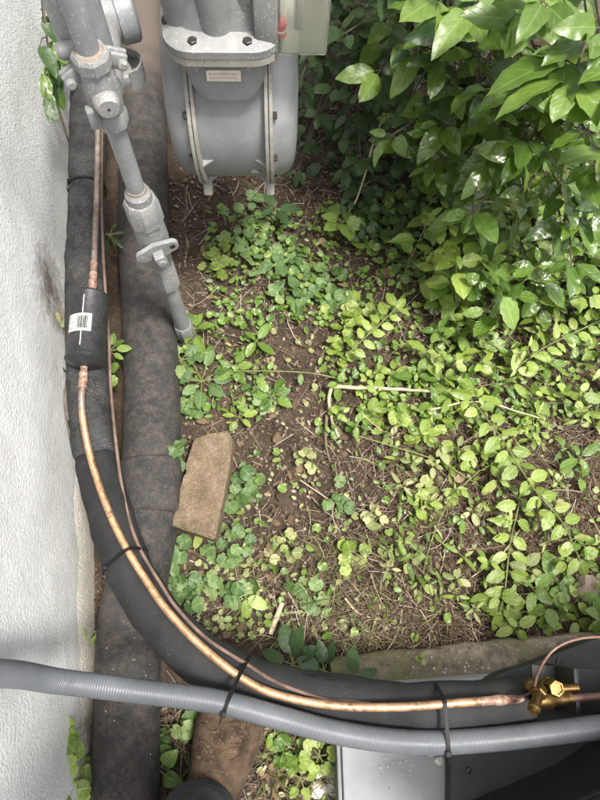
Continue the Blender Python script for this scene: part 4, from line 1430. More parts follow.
def rosette(u, v, n, L, label, group=None, mat=L_HERB, shape='ovate', pet=0.6, elev=(5, 35), h=0.01, name='weed', cat='weed', az0=None, spread=360):
    c = G(u, v)
    root = thing(name, c, label, cat, group)
    st = MB()
    a0 = R.uniform(0, 2 * pi) if az0 is None else radians(az0)
    for i in range(n):
        az = a0 + radians(spread) * i / n + R.gauss(0, 0.18)
        LL = L * R.uniform(0.75, 1.15)
        d = rdir(elev[0], elev[1], az)
        b = c + Z * h
        t = b + d * (LL * pet * R.uniform(0.7, 1.2))
        st.tube(arc(b, t, 0.3, 3), 0.0010, 5, cap=False)
        dd = (d + Vector((0, 0, -0.25 * R.random()))).normalized()
        put_leaf(root, shape, mat, t, dd, upish(0.22), LL)
    st.tube([c - Z * 0.01, c + Z * h], 0.0016, 6)
    st.build('stem', M_STEM, root, 60)
    return root

def herb(u, v, h, pairs, L, label, group, mat, shape='ovate', lean=0.25, name='leafy_herb', cat='plant'):
    c = G(u, v)
    # the picture position belongs to the top of the plant
    c = P(u, v, gz(c.x, c.y) + h * 0.7)
    ld = Vector((R.gauss(0, lean), R.gauss(0, lean), 0)) * h
    c = Vector((c.x, c.y, gz(c.x, c.y))) - ld * 0.7
    root = thing(name, c, label, cat, group)
    st = MB()
    path = [c - Z * 0.01, c + Z * h * 0.4 + ld * 0.2, c + Z * h * 0.8 + ld * 0.65, c + Z * h + ld]
    st.tube(spline(path, max(h / 6, 0.006)), lambda s: 0.0016 - 0.0008 * s, 5)
    az = R.uniform(0, 2 * pi)
    for k in range(pairs):
        t = 1 - 0.8 * k / max(pairs, 1) * (1 if h > 0.05 else 0.8)
        i = min(int(t * 3), 2)
        p = path[i].lerp(path[i + 1], t * 3 - i)
        az += pi / 2 + R.gauss(0, 0.25)
        LL = L * R.uniform(0.6, 1.25) * (0.62 if k == 0 else 1)
        for s in (0, pi):
            if R.random() < 0.06: continue
            d = rdir(-18, 22 if k else 50, az + s + R.gauss(0, 0.2))
            t2 = p + d * LL * 0.18 + Z * 0.002
            st.tube([p, t2], 0.0007, 4, cap=False)
            put_leaf(root, shape, mat, t2, d, upish(0.28), LL)
    st.build('stem', M_STEM, root, 60)
    return root

def vine(path, spacing, L, label, mat=L_SUN, shape='ovate', r=0.0013, name='vine', cat='vine', group=None, stem_mat=M_STEM, opp=True):
    pts = spline([P(*q) for q in path], 0.008)
    root = thing(name, Vector((pts[0].x, pts[0].y, gz(pts[0].x, pts[0].y))), label, cat, group)
    st = MB()
    st.tube(pts, r, 6)
    step = max(1, int(spacing / 0.008))
    k = 0
    for i in range(1, len(pts), step):
        t = (pts[min(i + 1, len(pts) - 1)] - pts[i - 1]).normalized()
        s = Z.cross(t)
        for sg in ((1, -1) if opp else ((1,) if k % 2 else (-1,))):
            d = (s * sg + t * R.uniform(0.1, 0.8) + Z * R.uniform(-0.25, 0.35)).normalized()
            LL = L * R.uniform(0.75, 1.15)
            b = pts[i] + d * LL * 0.15
            st.tube([pts[i], b], 0.0008, 4, cap=False)
            put_leaf(root, shape, mat, b, d, upish(0.25), LL)
        k += 1
    t = (pts[-1] - pts[-3]).normalized()
    put_leaf(root, shape, mat, pts[-1], t, upish(0.2), L)
    st.build('stem', stem_mat, root, 60)
    return root

def shrub(base, ends, L, label, mats, name='shrub', twigs=2, nl=7, jit=0.05, shape='shrub', trunk=0.008, zjit=0.04, rise=0.55, tilt=0.35):
    root = thing(name, base, label, 'shrub')
    st = MB()
    hubs = []
    for k, (u, v, z) in enumerate(ends):
        e = P(u, v, z)
        mid = base.lerp(e, 0.5) + Vector((R.uniform(-.04, .04), R.uniform(-.04, .04), 0))
        mid.z = e.z * R.uniform(rise, rise + 0.25)
        path = spline([base + Vector((R.uniform(-.03, .03), R.uniform(-.03, .03), -0.03)), mid, e], 0.02)
        st.tube(path, lambda s: trunk * (1 - 0.75 * s), 7)
        n = len(path)
        for w in range(twigs):
            i0 = int(n * R.uniform(0.45, 0.9))
            s0 = path[i0]
            e2 = e + Vector((R.gauss(0, jit), R.gauss(0, jit), R.gauss(0, zjit))) if w else e
            pu, pv, pd = proj(e2)
            if pd < 0.52 and (-60 < pu < 660 and -90 < pv < 860):
                continue
            tw = spline([s0, s0.lerp(e2, 0.5) + Z * 0.012, e2], 0.012)
            if w:
                st.tube(tw, 0.0016, 5)
            m = len(tw)
            for q in range(nl):
                f = 0.15 + 0.85 * q / max(nl - 1, 1)
                i = min(int(f * (m - 1)), m - 1)
                t = (tw[min(i + 1, m - 1)] - tw[max(i - 1, 0)]).normalized()
                sd = Z.cross(t)
                if sd.length < 0.1: sd = Vector((1, 0, 0))
                sd.normalize()
                sg = 1 if q % 2 else -1
                last = q == nl - 1
                fan = q >= nl - 3
                if fan: i = m - 1
                d = (t * (1.0 if last else (0.75 if fan else R.uniform(0.1, 0.7))) + sd * (0 if last else sg * R.uniform(0.6, 1.1)) + Z * R.uniform(-0.38, 0.28)).normalized()
                LL = L * R.uniform(0.5, 1.2)
                b = tw[i] + d * 0.012
                st.tube([tw[i], b], 0.0009, 4, cap=False)
                put_leaf(root, shape, R.choice(mats), b, d, upish(tilt), LL)
    st.build('branches', M_BARK, root, 60)
    return root

def inside(p, poly):
    c = False
    for i in range(len(poly)):
        a, b = poly[i - 1], poly[i]
        if (a[1] > p[1]) != (b[1] > p[1]) and p[0] < (b[0] - a[0]) * (p[1] - a[1]) / (b[1] - a[1]) + a[0]:
            c = not c
    return c
def scatter(poly, n, dist):
    xs = [p[0] for p in poly]; ys = [p[1] for p in poly]
    out = []
    for _ in range(n * 60):
        q = (R.uniform(min(xs), max(xs)), R.uniform(min(ys), max(ys)))
        if inside(q, poly) and all(math.hypot(q[0] - a[0], q[1] - a[1]) > dist for a in out):
            out.append(q)
            if len(out) == n: break
    return out

# ---- shrubs over the upper right
gb = lambda u, v: Vector((P(u, v, 0).x, P(u, v, 0).y, gz(P(u, v, 0).x, P(u, v, 0).y)))
shrub(gb(560, -60), [(566, 60, .60), (604, 100, .58), (528, 22, .60), (602, 28, .64), (492, 30, .52), (640, 60, .62), (560, -8, .64), (606, 150, .46), (500, -10, .56), (640, 130, .5)], 0.074,
      'tall shrub with broad matt green leaves reaching over the glossy shrub', [L_SHRUB], twigs=2, nl=7, jit=0.05, trunk=0.010)
shrub(gb(470, -40), [(452, 20, .46), (422, 8, .46), (476, 52, .44), (404, 40, .38), (440, 60, .42), (480, 90, .42), (520, 60, .48), (395, -5, .44), (462, -12, .50), (430, 90, .34), (380, 70, .34)], 0.060,
      'shrub with mid green leaves between the glossy shrub and the shaded bush', [L_SHRUB, L_DARK], twigs=3, nl=7, jit=0.05, trunk=0.008)
shrub(gb(500, 60), [(440, 112, .30), (470, 92, .36), (500, 122, .36), (540, 142, .36), (582, 165, .36), (428, 150, .22), (458, 165, .24), (492, 160, .26), (524, 186, .26), (562, 180, .28), (600, 200, .28), (402, 140, .20), (470, 128, .30), (520, 100, .38), (560, 215, .22), (545, 100, .42), (585, 130, .42), (500, 145, .32)], 0.060,
      'shrub with dark shiny wet looking leaves behind the ground weeds', [L_GLOSS], twigs=3, nl=6, jit=0.05, trunk=0.008)
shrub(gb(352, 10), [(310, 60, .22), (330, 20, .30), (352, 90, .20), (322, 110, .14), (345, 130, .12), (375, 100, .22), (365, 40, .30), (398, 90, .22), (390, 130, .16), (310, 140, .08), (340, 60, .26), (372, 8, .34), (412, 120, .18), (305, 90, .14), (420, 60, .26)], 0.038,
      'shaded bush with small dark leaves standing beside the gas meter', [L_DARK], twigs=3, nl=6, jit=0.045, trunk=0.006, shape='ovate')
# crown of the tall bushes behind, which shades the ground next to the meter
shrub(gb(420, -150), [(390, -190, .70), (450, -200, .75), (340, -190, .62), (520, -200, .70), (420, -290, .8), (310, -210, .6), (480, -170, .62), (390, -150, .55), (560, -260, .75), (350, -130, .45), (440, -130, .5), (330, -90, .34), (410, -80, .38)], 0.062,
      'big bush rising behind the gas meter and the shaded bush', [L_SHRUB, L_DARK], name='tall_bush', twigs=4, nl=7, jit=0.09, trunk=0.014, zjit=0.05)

# leaves hanging in light in front of the dark bush
rosette(392, 92, 4, 0.045, 'sprig of four bright green leaves lit before the dark bush', mat=L_SUN, h=0.20, pet=0.2, elev=(-10, 20), name='sprig', cat='sprig')
rosette(408, 150, 5, 0.036, 'leafy sprig lit up at the foot of the dark bush', mat=L_HERB, h=0.10, pet=0.2, elev=(-10, 20), name='sprig', cat='sprig')

# ---- thicket under the glossy shrub
TONE = {'herb_leaf': 'mid green', 'glossy_leaf': 'shiny dark green', 'bright_leaf': 'bright green', 'yellowing_leaf': 'pale yellowish'}
FORM = {'ovate': 'pointed', 'shrub': 'long pointed', 'heart': 'heart shaped', 'oval': 'blunt oval', 'lance': 'narrow'}
def herbs(poly, n, dist, hr, pairs, Lr, where, group, mats, shapes):
    for u, v in scatter(poly, n, dist):
        h, k, L = R.uniform(*hr), R.choice(pairs), R.uniform(*Lr)
        m, sh = R.choice(mats), R.choice(shapes)
        size = 'taller' if h > (hr[0] + hr[1]) / 2 else 'low'
        herb(u, v, h, k, L, '%s plant with %s %s leaves %s' % (size, TONE[m.name], FORM[sh], where), group, m, sh)
polyC = [(425, 165), (650, 165), (650, 300), (450, 312), (408, 235)]
herbs(polyC, 66, 14, (0.06, 0.21), (3, 4, 4, 5), (0.038, 0.058), 'in the thicket below the glossy shrub', 'plants of the thicket', (L_HERB, L_HERB, L_GLOSS, L_SUN), ('ovate', 'ovate', 'shrub', 'heart'))
polyD = [(455, 295), (650, 290), (650, 425), (430, 415), (425, 340)]
herbs(polyD, 60, 12, (0.025, 0.085), (2, 3, 3, 4), (0.026, 0.041), 'between thicket and straw', 'weeds between thicket and straw', (L_SUN, L_SUN, L_HERB), ('ovate', 'oval', 'lance', 'ovate'))
polyE = [(390, 420), (650, 425), (650, 615), (480, 625), (385, 575)]
herbs(polyE, 72, 15, (0.015, 0.06), (2, 3, 3), (0.017, 0.034), 'growing through the dry straw', 'weeds in the straw', (L_SUN, L_SUN, L_YEL, L_HERB), ('ovate', 'lance', 'oval'))
polyG = [(330, 380), (430, 350), (460, 420), (400, 450), (340, 440)]
herbs(polyG, 14, 17, (0.02, 0.06), (2, 3), (0.024, 0.036), 'tangled round the pale dry stalk', 'weeds round the pale stalk', (L_SUN, L_HERB), ('ovate',))
polyS = [(490, 585), (630, 575), (634, 624), (490, 636)]
herbs(polyS, 16, 16, (0.02, 0.06), (2, 3, 3), (0.026, 0.040), 'against the concrete slab edge', 'weeds along the slab', (L_SUN, L_HERB, L_SUN), ('ovate', 'heart'))

# ---- creeping ground ivy in patches
ivy = [
    (252, 232, 26, 20, 'ground ivy patch below the meter feet', L_IVY), (276, 262, 26, 20, 'ground ivy patch around the four leaved seedling', L_IVY),
    (216, 266, 15, 10, 'small clump of pale ground ivy between riser and ivy patch', L_SUN), (296, 292, 24, 17, 'round leaved ground ivy below the seedling', L_IVY),
    (332, 298, 20, 16, 'ground ivy beside the heart leaved weed', L_IVY), (372, 232, 24, 17, 'dark ground ivy in the shade below the bright sprigs', L_HERB),
    (402, 212, 20, 15, 'dark ground ivy at the thicket edge', L_HERB), (350, 318, 16, 14, 'yellowish ground ivy beside the opposite leaved vine', L_SUN),
    (336, 346, 12, 12, 'ground ivy above the bend of the pale stalk', L_SUN), (402, 262, 14, 14, 'sparse ground ivy among dry twigs', L_IVY),
    (385, 410, 18, 20, 'ground ivy sprawling under the pale stalk', L_SUN), (425, 425, 14, 18, 'ground ivy beyond the end of the pale stalk', L_SUN),
    (182, 462, 7, 8, 'ground ivy trailing over the top of the sandstone block', L_IVY), (178, 500, 6, 7, 'ground ivy wedged between sandstone block and drain pipe', L_IVY),
    (170, 548, 14, 10, 'ground ivy at the foot of the sandstone block', L_IVY), (203, 588, 16, 11, 'ground ivy next to the bend of the insulation', L_IVY),
    (176, 585, 10, 9, 'ground ivy tucked beside the insulation tie', L_IVY), (196, 408, 9, 8, 'round leaved ivy above the sandstone block', L_IVY),
    (305, 462, 7, 7, 'pale yellow round leaves on bare soil', L_YEL), (372, 522, 11, 12, 'yellowed round leaves among the twigs', L_YEL),
    (402, 552, 12, 14, 'yellowed round leaves near the straw', L_YEL), (232, 548, 18, 18, 'faded small ivy on the soil beyond the sandstone block', L_IVY),
    (246, 490, 12, 14, 'thin small ivy beside the long edge of the sandstone block', L_IVY), (282, 545, 9, 18, 'scattered pale seedlings on the bare soil', L_YEL),
    (93, 768, 26, 9, 'ground ivy squeezed between the wall foot and drain pipe', L_SUN), (160, 745, 8, 10, 'ground ivy beside the drain pipe near the boot', L_IVY),
    (190, 722, 7, 9, 'ground ivy under the conduit before the boot', L_IVY), (290, 752, 10, 12, 'ground ivy between the boot and the grey pad', L_HERB),
    (338, 505, 8, 14, 'scattered green ivy beside the dark root', L_IVY), (352, 560, 9, 16, 'low ivy at the border of soil and straw', L_SUN),
    (312, 592, 8, 14, 'thin ivy among the grass blades', L_IVY), (425, 498, 10, 14, 'bright ivy beside the sparse vine', L_SUN), (455, 462, 10, 14, 'bright ivy under the pale runner', L_SUN),
    (262, 400, 12, 12, 'ground ivy near the yellowish cluster', L_IVY), (235, 590, 10, 16, 'sparse ivy near the wooden stick', L_IVY),
]
for k, (u, v, n, sp, lab, m) in enumerate(ivy):
    wf = 'between the wall foot' in lab
    ell = (0.9, 5.0) if wf else (1, 1)
    small = m is L_YEL
    creeper(u, v, n, sp, lab, None, m, dia=(0.022, 0.032) if wf else ((0.014, 0.024) if small else (0.019, 0.032)), h=(0.06, 0.085) if 'over the top' in lab else ((0.05, 0.15) if wf else (0.010, 0.03)), ell=ell)

# ---- single weeds
rosette(257, 347, 4, 0.036, 'bright seedling with a few oval leaves alone on brown soil', mat=L_HERB, shape='oval', h=0.03, pet=0.15, elev=(-5, 20), name='seedling', cat='seedling')
rosette(196, 336, 6, 0.040, 'leafy weed growing at the foot of the gas riser', mat=L_HERB, h=0.03, pet=0.3, elev=(-5, 40))
rosette(203, 385, 9, 0.042, 'weed rosette with long pale leaf stalks beside the drain pipe', mat=L_IVY, h=0.02, pet=0.75, elev=(0, 30))
rosette(183, 366, 7, 0.032, 'broad leaved weed pressed against the drain pipe below the riser', mat=L_IVY, h=0.03, pet=0.5, elev=(0, 40))
rosette(235, 372, 5, 0.034, 'weed with crinkled leaves where the green runner starts', mat=L_HERB, h=0.02, pet=0.3)
rosette(272, 400, 6, 0.034, 'weed with spreading leaves beside the thin runner', mat=L_HERB, h=0.02, pet=0.4)
rosette(240, 420, 5, 0.028, 'pale weed between sandstone block and thin runner', mat=L_SUN, h=0.02, pet=0.4)
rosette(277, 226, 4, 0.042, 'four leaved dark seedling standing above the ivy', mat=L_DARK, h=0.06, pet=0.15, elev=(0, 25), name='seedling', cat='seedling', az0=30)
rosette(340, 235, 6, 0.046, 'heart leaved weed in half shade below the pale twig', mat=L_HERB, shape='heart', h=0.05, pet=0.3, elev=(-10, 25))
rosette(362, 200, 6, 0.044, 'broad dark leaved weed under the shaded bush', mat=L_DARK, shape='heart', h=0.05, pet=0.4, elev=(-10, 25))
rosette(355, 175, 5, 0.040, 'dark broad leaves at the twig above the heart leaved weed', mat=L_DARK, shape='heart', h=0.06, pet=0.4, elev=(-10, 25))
rosette(452, 335, 6, 0.050, 'weed with pointed grey green leaves at the straw edge', mat=L_HERB, shape='lance', h=0.03, pet=0.3, elev=(0, 30))
rosette(443, 272, 7, 0.052, 'weed with long pointed leaves at the thicket edge', mat=L_HERB, shape='lance', h=0.04, pet=0.3, elev=(-5, 30))
rosette(530, 432, 9, 0.020, 'tiny yellow green seedling cluster in the straw', mat=L_SUN, h=0.02, pet=0.8, elev=(-5, 40), name='seedling', cat='seedling')
rosette(195, 551, 1, 0.040, 'single flat oval leaf on the soil past the sandstone block', mat=L_SUN, shape='oval', h=0.012, pet=0.1, elev=(0, 6), az0=80, name='seedling', cat='seedling')
rosette(246, 598, 2, 0.036, 'two pointed leaves lying beside the wooden stick', mat=L_SUN, h=0.02, pet=0.1, elev=(-5, 5), az0=-70, spread=110, name='seedling', cat='seedling')
rosette(292, 662, 8, 0.050, 'dark toothed weed pushing out from under the insulation', mat=L_DARK, h=0.05, pet=0.3, elev=(-5, 30))
rosette(322, 668, 7, 0.046, 'dark leafy weed between insulation and concrete slab', mat=L_DARK, h=0.05, pet=0.3, elev=(-5, 30))
rosette(350, 674, 4, 0.038, 'dark leaves lying over the corner of the concrete slab', mat=L_DARK, h=0.075, pet=0.2, elev=(-5, 20))
rosette(413, 656, 3, 0.012, 'tiny seedling rooted in the mossy slab', mat=L_SUN, shape='round', h=0.065, pet=0.2, name='seedling', cat='seedling')
rosette(122, 372, 7, 0.026, 'small weed in the gap beside the filter drier', mat=L_HERB, h=0.10, pet=0.5, elev=(-10, 30))
rosette(118, 392, 5, 0.022, 'round leaved weed in the gap below the filter drier', mat=L_HERB, shape='round', h=0.10, pet=0.5, elev=(-10, 30))
rosette(122, 262, 6, 0.030, 'weed with narrow leaves in the gap above the filter drier', mat=L_DARK, shape='lance', h=0.10, pet=0.4, elev=(-10, 30))
rosette(162, 765, 4, 0.034, 'weed with rounded leaves beside the boot', mat=L_HERB, shape='heart', h=0.03, pet=0.4)
rosette(92, 648, 3, 0.040, 'narrow leaved weed at the wall foot by the conduit', mat=L_SUN, shape='lance', h=0.03, pet=0.3, elev=(10, 50), az0=50, spread=120)
rosette(318, 752, 6, 0.026, 'pale clover like weed beside the grey pad', mat=L_SUN, shape='round', h=0.03, pet=0.7)
rosette(300, 775, 5, 0.020, 'small pale weed between the boot and gravel', mat=L_SUN, shape='heart', h=0.02, pet=0.7)

# ---- climbing vine by the wall, above the fittings
wl = thing('wall_vine', PW(40, 120, 0.05) * 1, 'dark green vine climbing between the white wall and gas fittings', 'vine')
wl.location.z = 0; ORG[wl.name] = Vector(wl.location)
st = MB()
p0 = Vector(wl.location)
path = spline([p0 - Z * 0.01, PW(62, 120, 0.04), PW(50, 60, 0.05), PW(44, 10, 0.06), PW(40, -40, 0.06)], 0.02)
st.tube(path, 0.002, 6)
for (u, v, L_) in [(R.uniform(33, 58) + 0.08 * vv, vv, R.uniform(.045, .062)) for vv in (2, 4, 8, 12, 16, 20, 25, 29, 33, 38, 42, 46, 50, 54, 58, 62, 66, 70, 75, 80, 86, 92, 98, -6, -14, -20)]:
    p = PW(u, v, R.uniform(0.035, 0.075))
    q = min(path, key=lambda a: (a - p).length)
    st.tube([q, q.lerp(p, 0.5) + Z * 0.006, p], 0.0010, 5)
    put_leaf(wl, 'shrub', R.choice((L_DARK, L_DARK, L_SHRUB)), p, (WN * 0.4 + Vector((R.gauss(0, .4), R.gauss(-.45, .4), -0.35))).normalized(), (WN * 0.5 + Z + Vector((R.gauss(0, .2), R.gauss(-.3, .2), 0))), L_ * 0.85)
st.build('stem', M_BARK, wl, 60)
# withered strand hanging on the stucco beside the drier
o = MB()
pw = spline([PW(58, 300, 0.012), PW(64, 330, 0.014), PW(67, 372, 0.018), PW(64, 400, 0.012), PW(70, 440, 0.02)], 0.01)
wv = thing('withered_strand', Vector((pw[-1].x, pw[-1].y, pw[-1].z)), 'withered brown plant strand clinging to stucco beside the drier', 'vine')
o.tube(pw, 0.0014, 5).build('stem', M_TWIGD, wv, 60)
for (u, v) in ((56, 312), (60, 325), (66, 345), (64, 372), (67, 420)):
    put_leaf(wv, 'ovate', L_YEL if v < 350 else L_DARK, PW(u, v, 0.014), (WN * 0.3 + Vector((R.gauss(0, .4), R.gauss(0, .6), -0.6))).normalized(), WN + Z * 0.5, 0.022)

# ---- vines with leaves along them
vine([(350, 352, .05), (362, 340, .06), (378, 326, .07), (396, 308, .08)], 0.026, 0.030, 'short vine with pairs of pale leaves over brown soil')
vine([(465, 392, .05), (500, 436, .06), (532, 486, .07), (562, 522, .06), (580, 560, .04)], 0.036, 0.036, 'long trailing vine with bright pointed leaves across the straw', mat=L_SUN)
vine([(520, 500, .04), (510, 545, .05), (505, 590, .05), (500, 612, .04)], 0.034, 0.036, 'vine with bright leaves trailing toward the concrete slab', mat=L_SUN)
vine([(480, 470, .03), (450, 500, .04), (430, 545, .03), (420, 590, .02)], 0.050, 0.026, 'thin sparse vine lying between soil and straw', mat=L_SUN, opp=False)
vine([(512, 372, .04), (540, 350, .06), (580, 330, .07), (606, 318, .07)], 0.030, 0.032, 'vine of light leaves crossing the sunlit patch', mat=L_SUN)
vine([(232, 371, .025), (270, 371, .03), (310, 373, .035), (336, 378, .03)], 0.070, 0.020, 'thin green runner stretching to the pale stalk', mat=L_HERB, opp=False)
vine([(352, 434, .02), (395, 447, .03), (440, 462, .03), (480, 486, .02)], 0.080, 0.018, 'pale runner lying across soil beyond the bent stalk', mat=L_SUN, opp=False)

# ---- sticks
def stick(path, r, label, mat=M_TWIG, name='dry_twig', taper=0.4, cat='twig'):
    pts = spline([P(*q) for q in path], 0.008)
    pts = [p + Vector((noise.noise(p * 40) * 0.002, noise.noise(p * 40 + Vector((5, 0, 0))) * 0.002, 0)) for p in pts]
    o = MB().tube(pts, lambda s: r * (1 - taper * s) * (1 + 0.12 * noise.noise(Vector((s * 14, r * 900, 0)))), 8).build(name, mat, None, 60)
    return tag(o, label, cat)
stick([(386, 108, .20), (372, 150, .14), (360, 190, .07), (348, 214, .03), (340, 224, .015)], 0.0026, 'long pale dry twig leaning down from the shaded bush')
stick([(540, 108, .36), (533, 140, .30), (525, 178, .22), (511, 212, .13)], 0.0024, 'pale bare twig hanging down from the glossy shrub')
stick([(478, 200, .20), (500, 203, .20), (522, 205, .20), (545, 206, .19)], 0.0018, 'short pale twig lying level in the thicket', M_TWIG)
stick([(329, 387, .03), (345, 387, .035), (372, 388, .035), (412, 390, .03), (440, 393, .02)], 0.0044, 'thick pale dry stalk lying level on the weeds', name='dry_stalk', cat='stalk')
stick([(331, 386, .03), (329, 402, .025), (332, 420, .02), (339, 437, .015)], 0.0040, 'pale dry stalk piece bent down toward bare soil', name='dry_stalk', cat='stalk')
stick([(270, 634, .012), (276, 619, .014), (282, 603, .012)], 0.0052, 'short tan wooden stick lying on the soil', name='wooden_stick', cat='stick', taper=0.05)
stick([(244, 203, .015), (270, 212, .02), (300, 224, .015), (314, 226, .01)], 0.0018, 'thin brown twig on the ground below the meter', M_TWIGD)
stick([(326, 415, .012), (326, 440, .014), (330, 462, .008)], 0.0034, 'dark root ridge in the bare soil', M_TWIGD, name='root')
stick([(455, 590, .02), (500, 555, .03), (520, 530, .03)], 0.0015, 'thin dry stem crossing the straw toward the vine', M_TWIG)
stick([(430, 410, .05), (480, 402, .04), (545, 420, .03)], 0.0022, 'grey dry stem along the lower edge of the sunlit patch', M_TWIG)
stick([(430, 520, .02), (445, 545, .02), (440, 580, .02), (447, 610, .015)], 0.0016, 'curved dry stem in the straw by the yellowed leaves', M_TWIG)
stick([(300, 480, .01), (335, 503, .014), (372, 520, .01)], 0.0012, 'thin straw stem ending at the yellowed leaves', M_TWIG)
stick([(345, 598, .012), (360, 614, .015), (385, 620, .012)], 0.0022, 'pale curved straw near the slab corner', M_TWIG)
o = blob(G(433, 314) + Z * 0.012, 0.011, 41, 0.35, M_PLATE, 'bark_chip', 2)
tag(o, 'cream coloured dry chip lying between straw and pointed weed', 'chip')

# ================================================================== loose stuff
def strips(name, count, sampler, lrange, wrange, mat, label, cat, curl=0.5, lift=0.012, seg=3, erect=0.0, taper=False, uv=False):
    vs, fs, uvs = [], [], []
    for _ in range(count):
        u, v = sampler()
        g = G(u, v)
        L = R.uniform(*lrange) * R.uniform(0.5, 1)
        w = R.uniform(*wrange)
        a = R.uniform(0, 2 * pi)
        p = Vector((g.x, g.y, g.z + R.uniform(0.0, lift)))
        e = R.gauss(0, 0.12) if not erect else R.uniform(0.2, erect)
        tw = R.uniform(-0.6, 0.6)
        dA = R.gauss(0, curl) / seg
        o = len(vs)
        for k in range(seg + 1):
            d = Vector((cos(a) * cos(e), sin(a) * cos(e), sin(e)))
            s = Vector((-sin(a), cos(a), tw)).normalized()
            ww = w * (1 - (k / seg) * 0.85) if taper else w
            q0, q1 = p - s * ww, p + s * ww
            lowest = gz(p.x, p.y) + 0.001
            q0.z = max(q0.z, lowest); q1.z = max(q1.z, lowest)
            vs += [q0, q1]
            uvs += [(0.2, k / seg), (0.8, k / seg)]
            p = p + d * (L / seg)
            a += dA
            if erect: e -= R.uniform(0.1, 0.45)
        for k in range(seg):
            fs.append((o + 2 * k, o + 2 * k + 1, o + 2 * k + 3, o + 2 * k + 2))
    me = bpy.data.meshes.new(name)
    me.from_pydata(vs, [], fs)
    if uv:
        l = me.uv_layers.new(name='UVMap')
        l.data.foreach_set('uv', [c for lp in me.loops for c in uvs[lp.vertex_index]])
    me.materials.append(mat)
    o = bpy.data.objects.new(name, me)
    COL.objects.link(o)
    return tag(o, label, cat, kind='stuff')

def weighted(boxes):
    tot = [b[-1] for b in boxes]
    def f():
        b = R.choices(boxes, tot)[0]
        return R.uniform(b[0], b[2]), R.uniform(b[1], b[3])
    return f
straw_s = weighted([(330, 420, 615, 640, 5), (180, 180, 330, 330, 1.3), (300, 150, 470, 330, 1.6), (400, 300, 615, 440, 2.0), (200, 330, 420, 640, 1.5), (280, 590, 430, 655, 1.2), (160, 700, 345, 815, 0.9), (440, 150, 615, 300, 0.8), (290, 20, 440, 160, 1.2)])
strips('straw', 6000, straw_s, (0.02, 0.10), (0.00028, 0.0007), M_STRAW, 'dry straw and dead stems strewn over the soil', 'straw')
straw2 = weighted([(385, 420, 615, 640, 5), (330, 470, 420, 640, 0.6), (430, 300, 615, 430, 1.0), (290, 600, 450, 655, 0.4)])
strips('dead_stems', 4600, straw2, (0.03, 0.13), (0.0003, 0.0008), M_STRAW2, 'tangled brown dead stems among the weeds by the slab', 'dead stems', curl=0.9, lift=0.02, seg=5)
lit_s = weighted([(170, 170, 345, 640, 4), (330, 150, 615, 640, 4), (150, 690, 345, 815, 1), (90, 560, 130, 815, 0.3), (290, 0, 440, 180, 1)])
strips('leaf_litter', 9000, lit_s, (0.003, 0.013), (0.0008, 0.0030), M_LITTER, 'crumbs of dead leaf and bark on the soil', 'litter', seg=2, lift=0.008)
grass_s = weighted([(290, 540, 390, 650, 3), (330, 600, 450, 650, 2), (262, 735, 345, 805, 1.6), (225, 560, 300, 640, 1), (150, 700, 190, 800, 0.5), (400, 420, 600, 600, 1.2), (250, 180, 330, 240, 0.3)])
strips('grass', 620, grass_s, (0.03, 0.085), (0.0006, 0.0013), L_GRASS, 'thin grass blades growing on the soil', 'grass', erect=0.9, seg=4, taper=True, uv=True)

def leaf_stuff(name, n, sampler, Lr, mat, label, hr=(0.004, 0.03), shapes=('ovate', 'oval', 'round')):
    vs, fs, uvs = [], [], []
    geo = [leaf_geometry(s, k) for s in shapes for k in range(3)]
    # thin the leaf grids out to keep the pieces cheap
    for _ in range(n):
        u, v = sampler()
        g = G(u, v)
        x, y, z = basis(rdir(-15, 25), upish(0.35))
        L = R.uniform(*Lr)
        p = g + Z * R.uniform(*hr)
        gv, gf, gu = R.choice(geo)
        o = len(vs)
        vs += [p + (x * a.x + y * a.y + z * a.z) * L for a in gv]
        uvs += gu
        fs += [tuple(i + o for i in f) for f in gf]
    me = bpy.data.meshes.new(name)
    me.from_pydata(vs, [], fs)
    l = me.uv_layers.new(name='UVMap')
    l.data.foreach_set('uv', [c for lp in me.loops for c in uvs[lp.vertex_index]])
    me.shade_smooth()
    me.materials.append(mat)
    o = bpy.data.objects.new(name, me)
    COL.objects.link(o)
    return tag(o, label, 'ground cover', kind='stuff')
cov_s = weighted([(420, 160, 615, 310, 4), (430, 300, 615, 430, 3.2), (390, 420, 615, 620, 1.6), (210, 215, 330, 330, 2), (320, 200, 430, 440, 3), (180, 320, 270, 420, 1), (230, 440, 420, 640, 0.9)])
leaf_stuff('ground_cover', 2600, cov_s, (0.009, 0.019), L_HERB, 'low carpet of tiny green weed leaves')
pale_s = weighted([(380, 330, 615, 620, 4), (220, 450, 400, 640, 0.9), (180, 560, 260, 640, 0.8), (230, 240, 420, 440, 1.2), (262, 735, 345, 805, 0.4)])
leaf_stuff('pale_seedlings', 900, pale_s, (0.007, 0.015), L_YEL, 'scattered tiny pale yellow green seedlings', hr=(0.002, 0.018))
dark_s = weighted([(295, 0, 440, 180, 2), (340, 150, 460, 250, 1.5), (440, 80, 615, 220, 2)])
leaf_stuff('shade_cover', 900, dark_s, (0.014, 0.028), L_DARK, 'dark low leaves on the ground under the shrubs', hr=(0.01, 0.06))

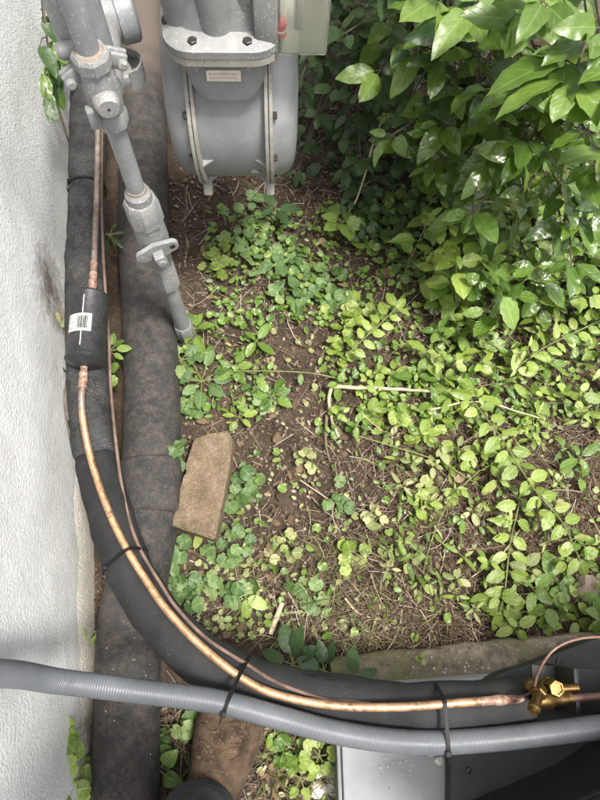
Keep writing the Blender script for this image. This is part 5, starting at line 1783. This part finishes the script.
M_DEAD = make_leaf_mat('dead_leaf', (0.060, 0.040, 0.026), (0.20, 0.135, 0.080), 0.8, 0.15, 0.2, 0.3, 0.4, (0.40, 0.32, 0.20))
dead_s = weighted([(175, 180, 340, 640, 2), (330, 180, 615, 640, 3), (290, 0, 440, 180, 1), (262, 720, 345, 805, 0.5)])
o = leaf_stuff('dead_leaves', 420, dead_s, (0.010, 0.026), M_DEAD, 'small curled brown dead leaves lying on the soil', hr=(0.001, 0.012))
o['category'] = 'dead leaves'
def crumbs():
    vs, fs = [], []
    smp = weighted([(170, 175, 345, 650, 4), (330, 180, 615, 640, 3), (150, 690, 345, 815, 1), (88, 560, 112, 815, 0.6)])
    for _ in range(5000):
        g = G(*smp())
        r = R.uniform(0.0010, 0.0026) * (1 + 2.2 * R.random() ** 6)
        o = len(vs)
        q = [Vector((1, 0, 0)), Vector((0, 1, 0)), Vector((-1, 0, 0)), Vector((0, -1, 0)), Vector((0, 0, 0.8)), Vector((0, 0, -0.8))]
        a = R.uniform(0, 6)
        for p in q:
            p = Vector((p.x * cos(a) - p.y * sin(a), p.x * sin(a) + p.y * cos(a), p.z)) * r * R.uniform(0.6, 1.3)
            vs.append(g + p + Z * r * 0.8)
        fs += [tuple(i + o for i in f) for f in ((0, 1, 4), (1, 2, 4), (2, 3, 4), (3, 0, 4), (1, 0, 5), (2, 1, 5), (3, 2, 5), (0, 3, 5))]
    me = bpy.data.meshes.new('soil_crumbs')
    me.from_pydata(vs, [], fs)
    me.materials.append(M_LITTER)
    ob = bpy.data.objects.new('soil_crumbs', me)
    COL.objects.link(ob)
    tag(ob, 'loose crumbs of soil and grit on the ground', 'soil', kind='stuff')
crumbs()

# fallen petals and crumbs on the slab, pad and pipes
def petals():
    mb = MB()
    spots = []
    for _ in range(26): spots.append((R.uniform(400, 500), R.uniform(655, 676), 0.056))
    for _ in range(22): spots.append((R.uniform(380, 448), R.uniform(757, 800), 0.087))
    for (u, v) in ((428, 755), (431, 754), (426, 757)): spots.append((u, v, 0.0875))
    for i in range(16): spots.append((R.uniform(100, 150), R.uniform(620, 800), None))
    for u, v, z in spots:
        p = P(u, v, z) if z else None
        if p is None:
            q = P(u, v, 0.09)
            mid = P(127, v, 0.04)
            dx = (q.x - mid.x)
            if abs(dx) > 0.045: continue
            p = Vector((q.x, q.y, 0.040 + sqrt(0.054 ** 2 - dx * dx) + 0.0008))
        r = R.uniform(0.0006, 0.0013) if z is None else R.uniform(0.0008, 0.0022)
        n = 6
        a0 = R.uniform(0, 6)
        vs = [p + Z * 0.0012] + [p + Vector((cos(a0 + k * 2 * pi / n), sin(a0 + k * 2 * pi / n), 0)) * r * R.uniform(0.6, 1.2) + Z * 0.0003 for k in range(n)]
        mb.add(vs, [(0, 1 + k, 1 + (k + 1) % n) for k in range(n)])
    o = mb.build('fallen_petals', M_PEB, None, 0)
    tag(o, 'tiny white petals and crumbs scattered on slab, pad and drain pipe', 'petals', kind='stuff')
petals()
for k, (u, v, r) in enumerate(((430, 754, 0.005), (439, 761, 0.007))):
    o = blob(P(u, v, 0.0895), r, 60 + k, 0.5, M_PEB, 'lichen_crumb', 2)
    tag(o, ('small white crumb on the grey pad next to the conduit' if k == 0 else 'larger cream lichen crumb lying on the grey pad edge'), 'crumb')
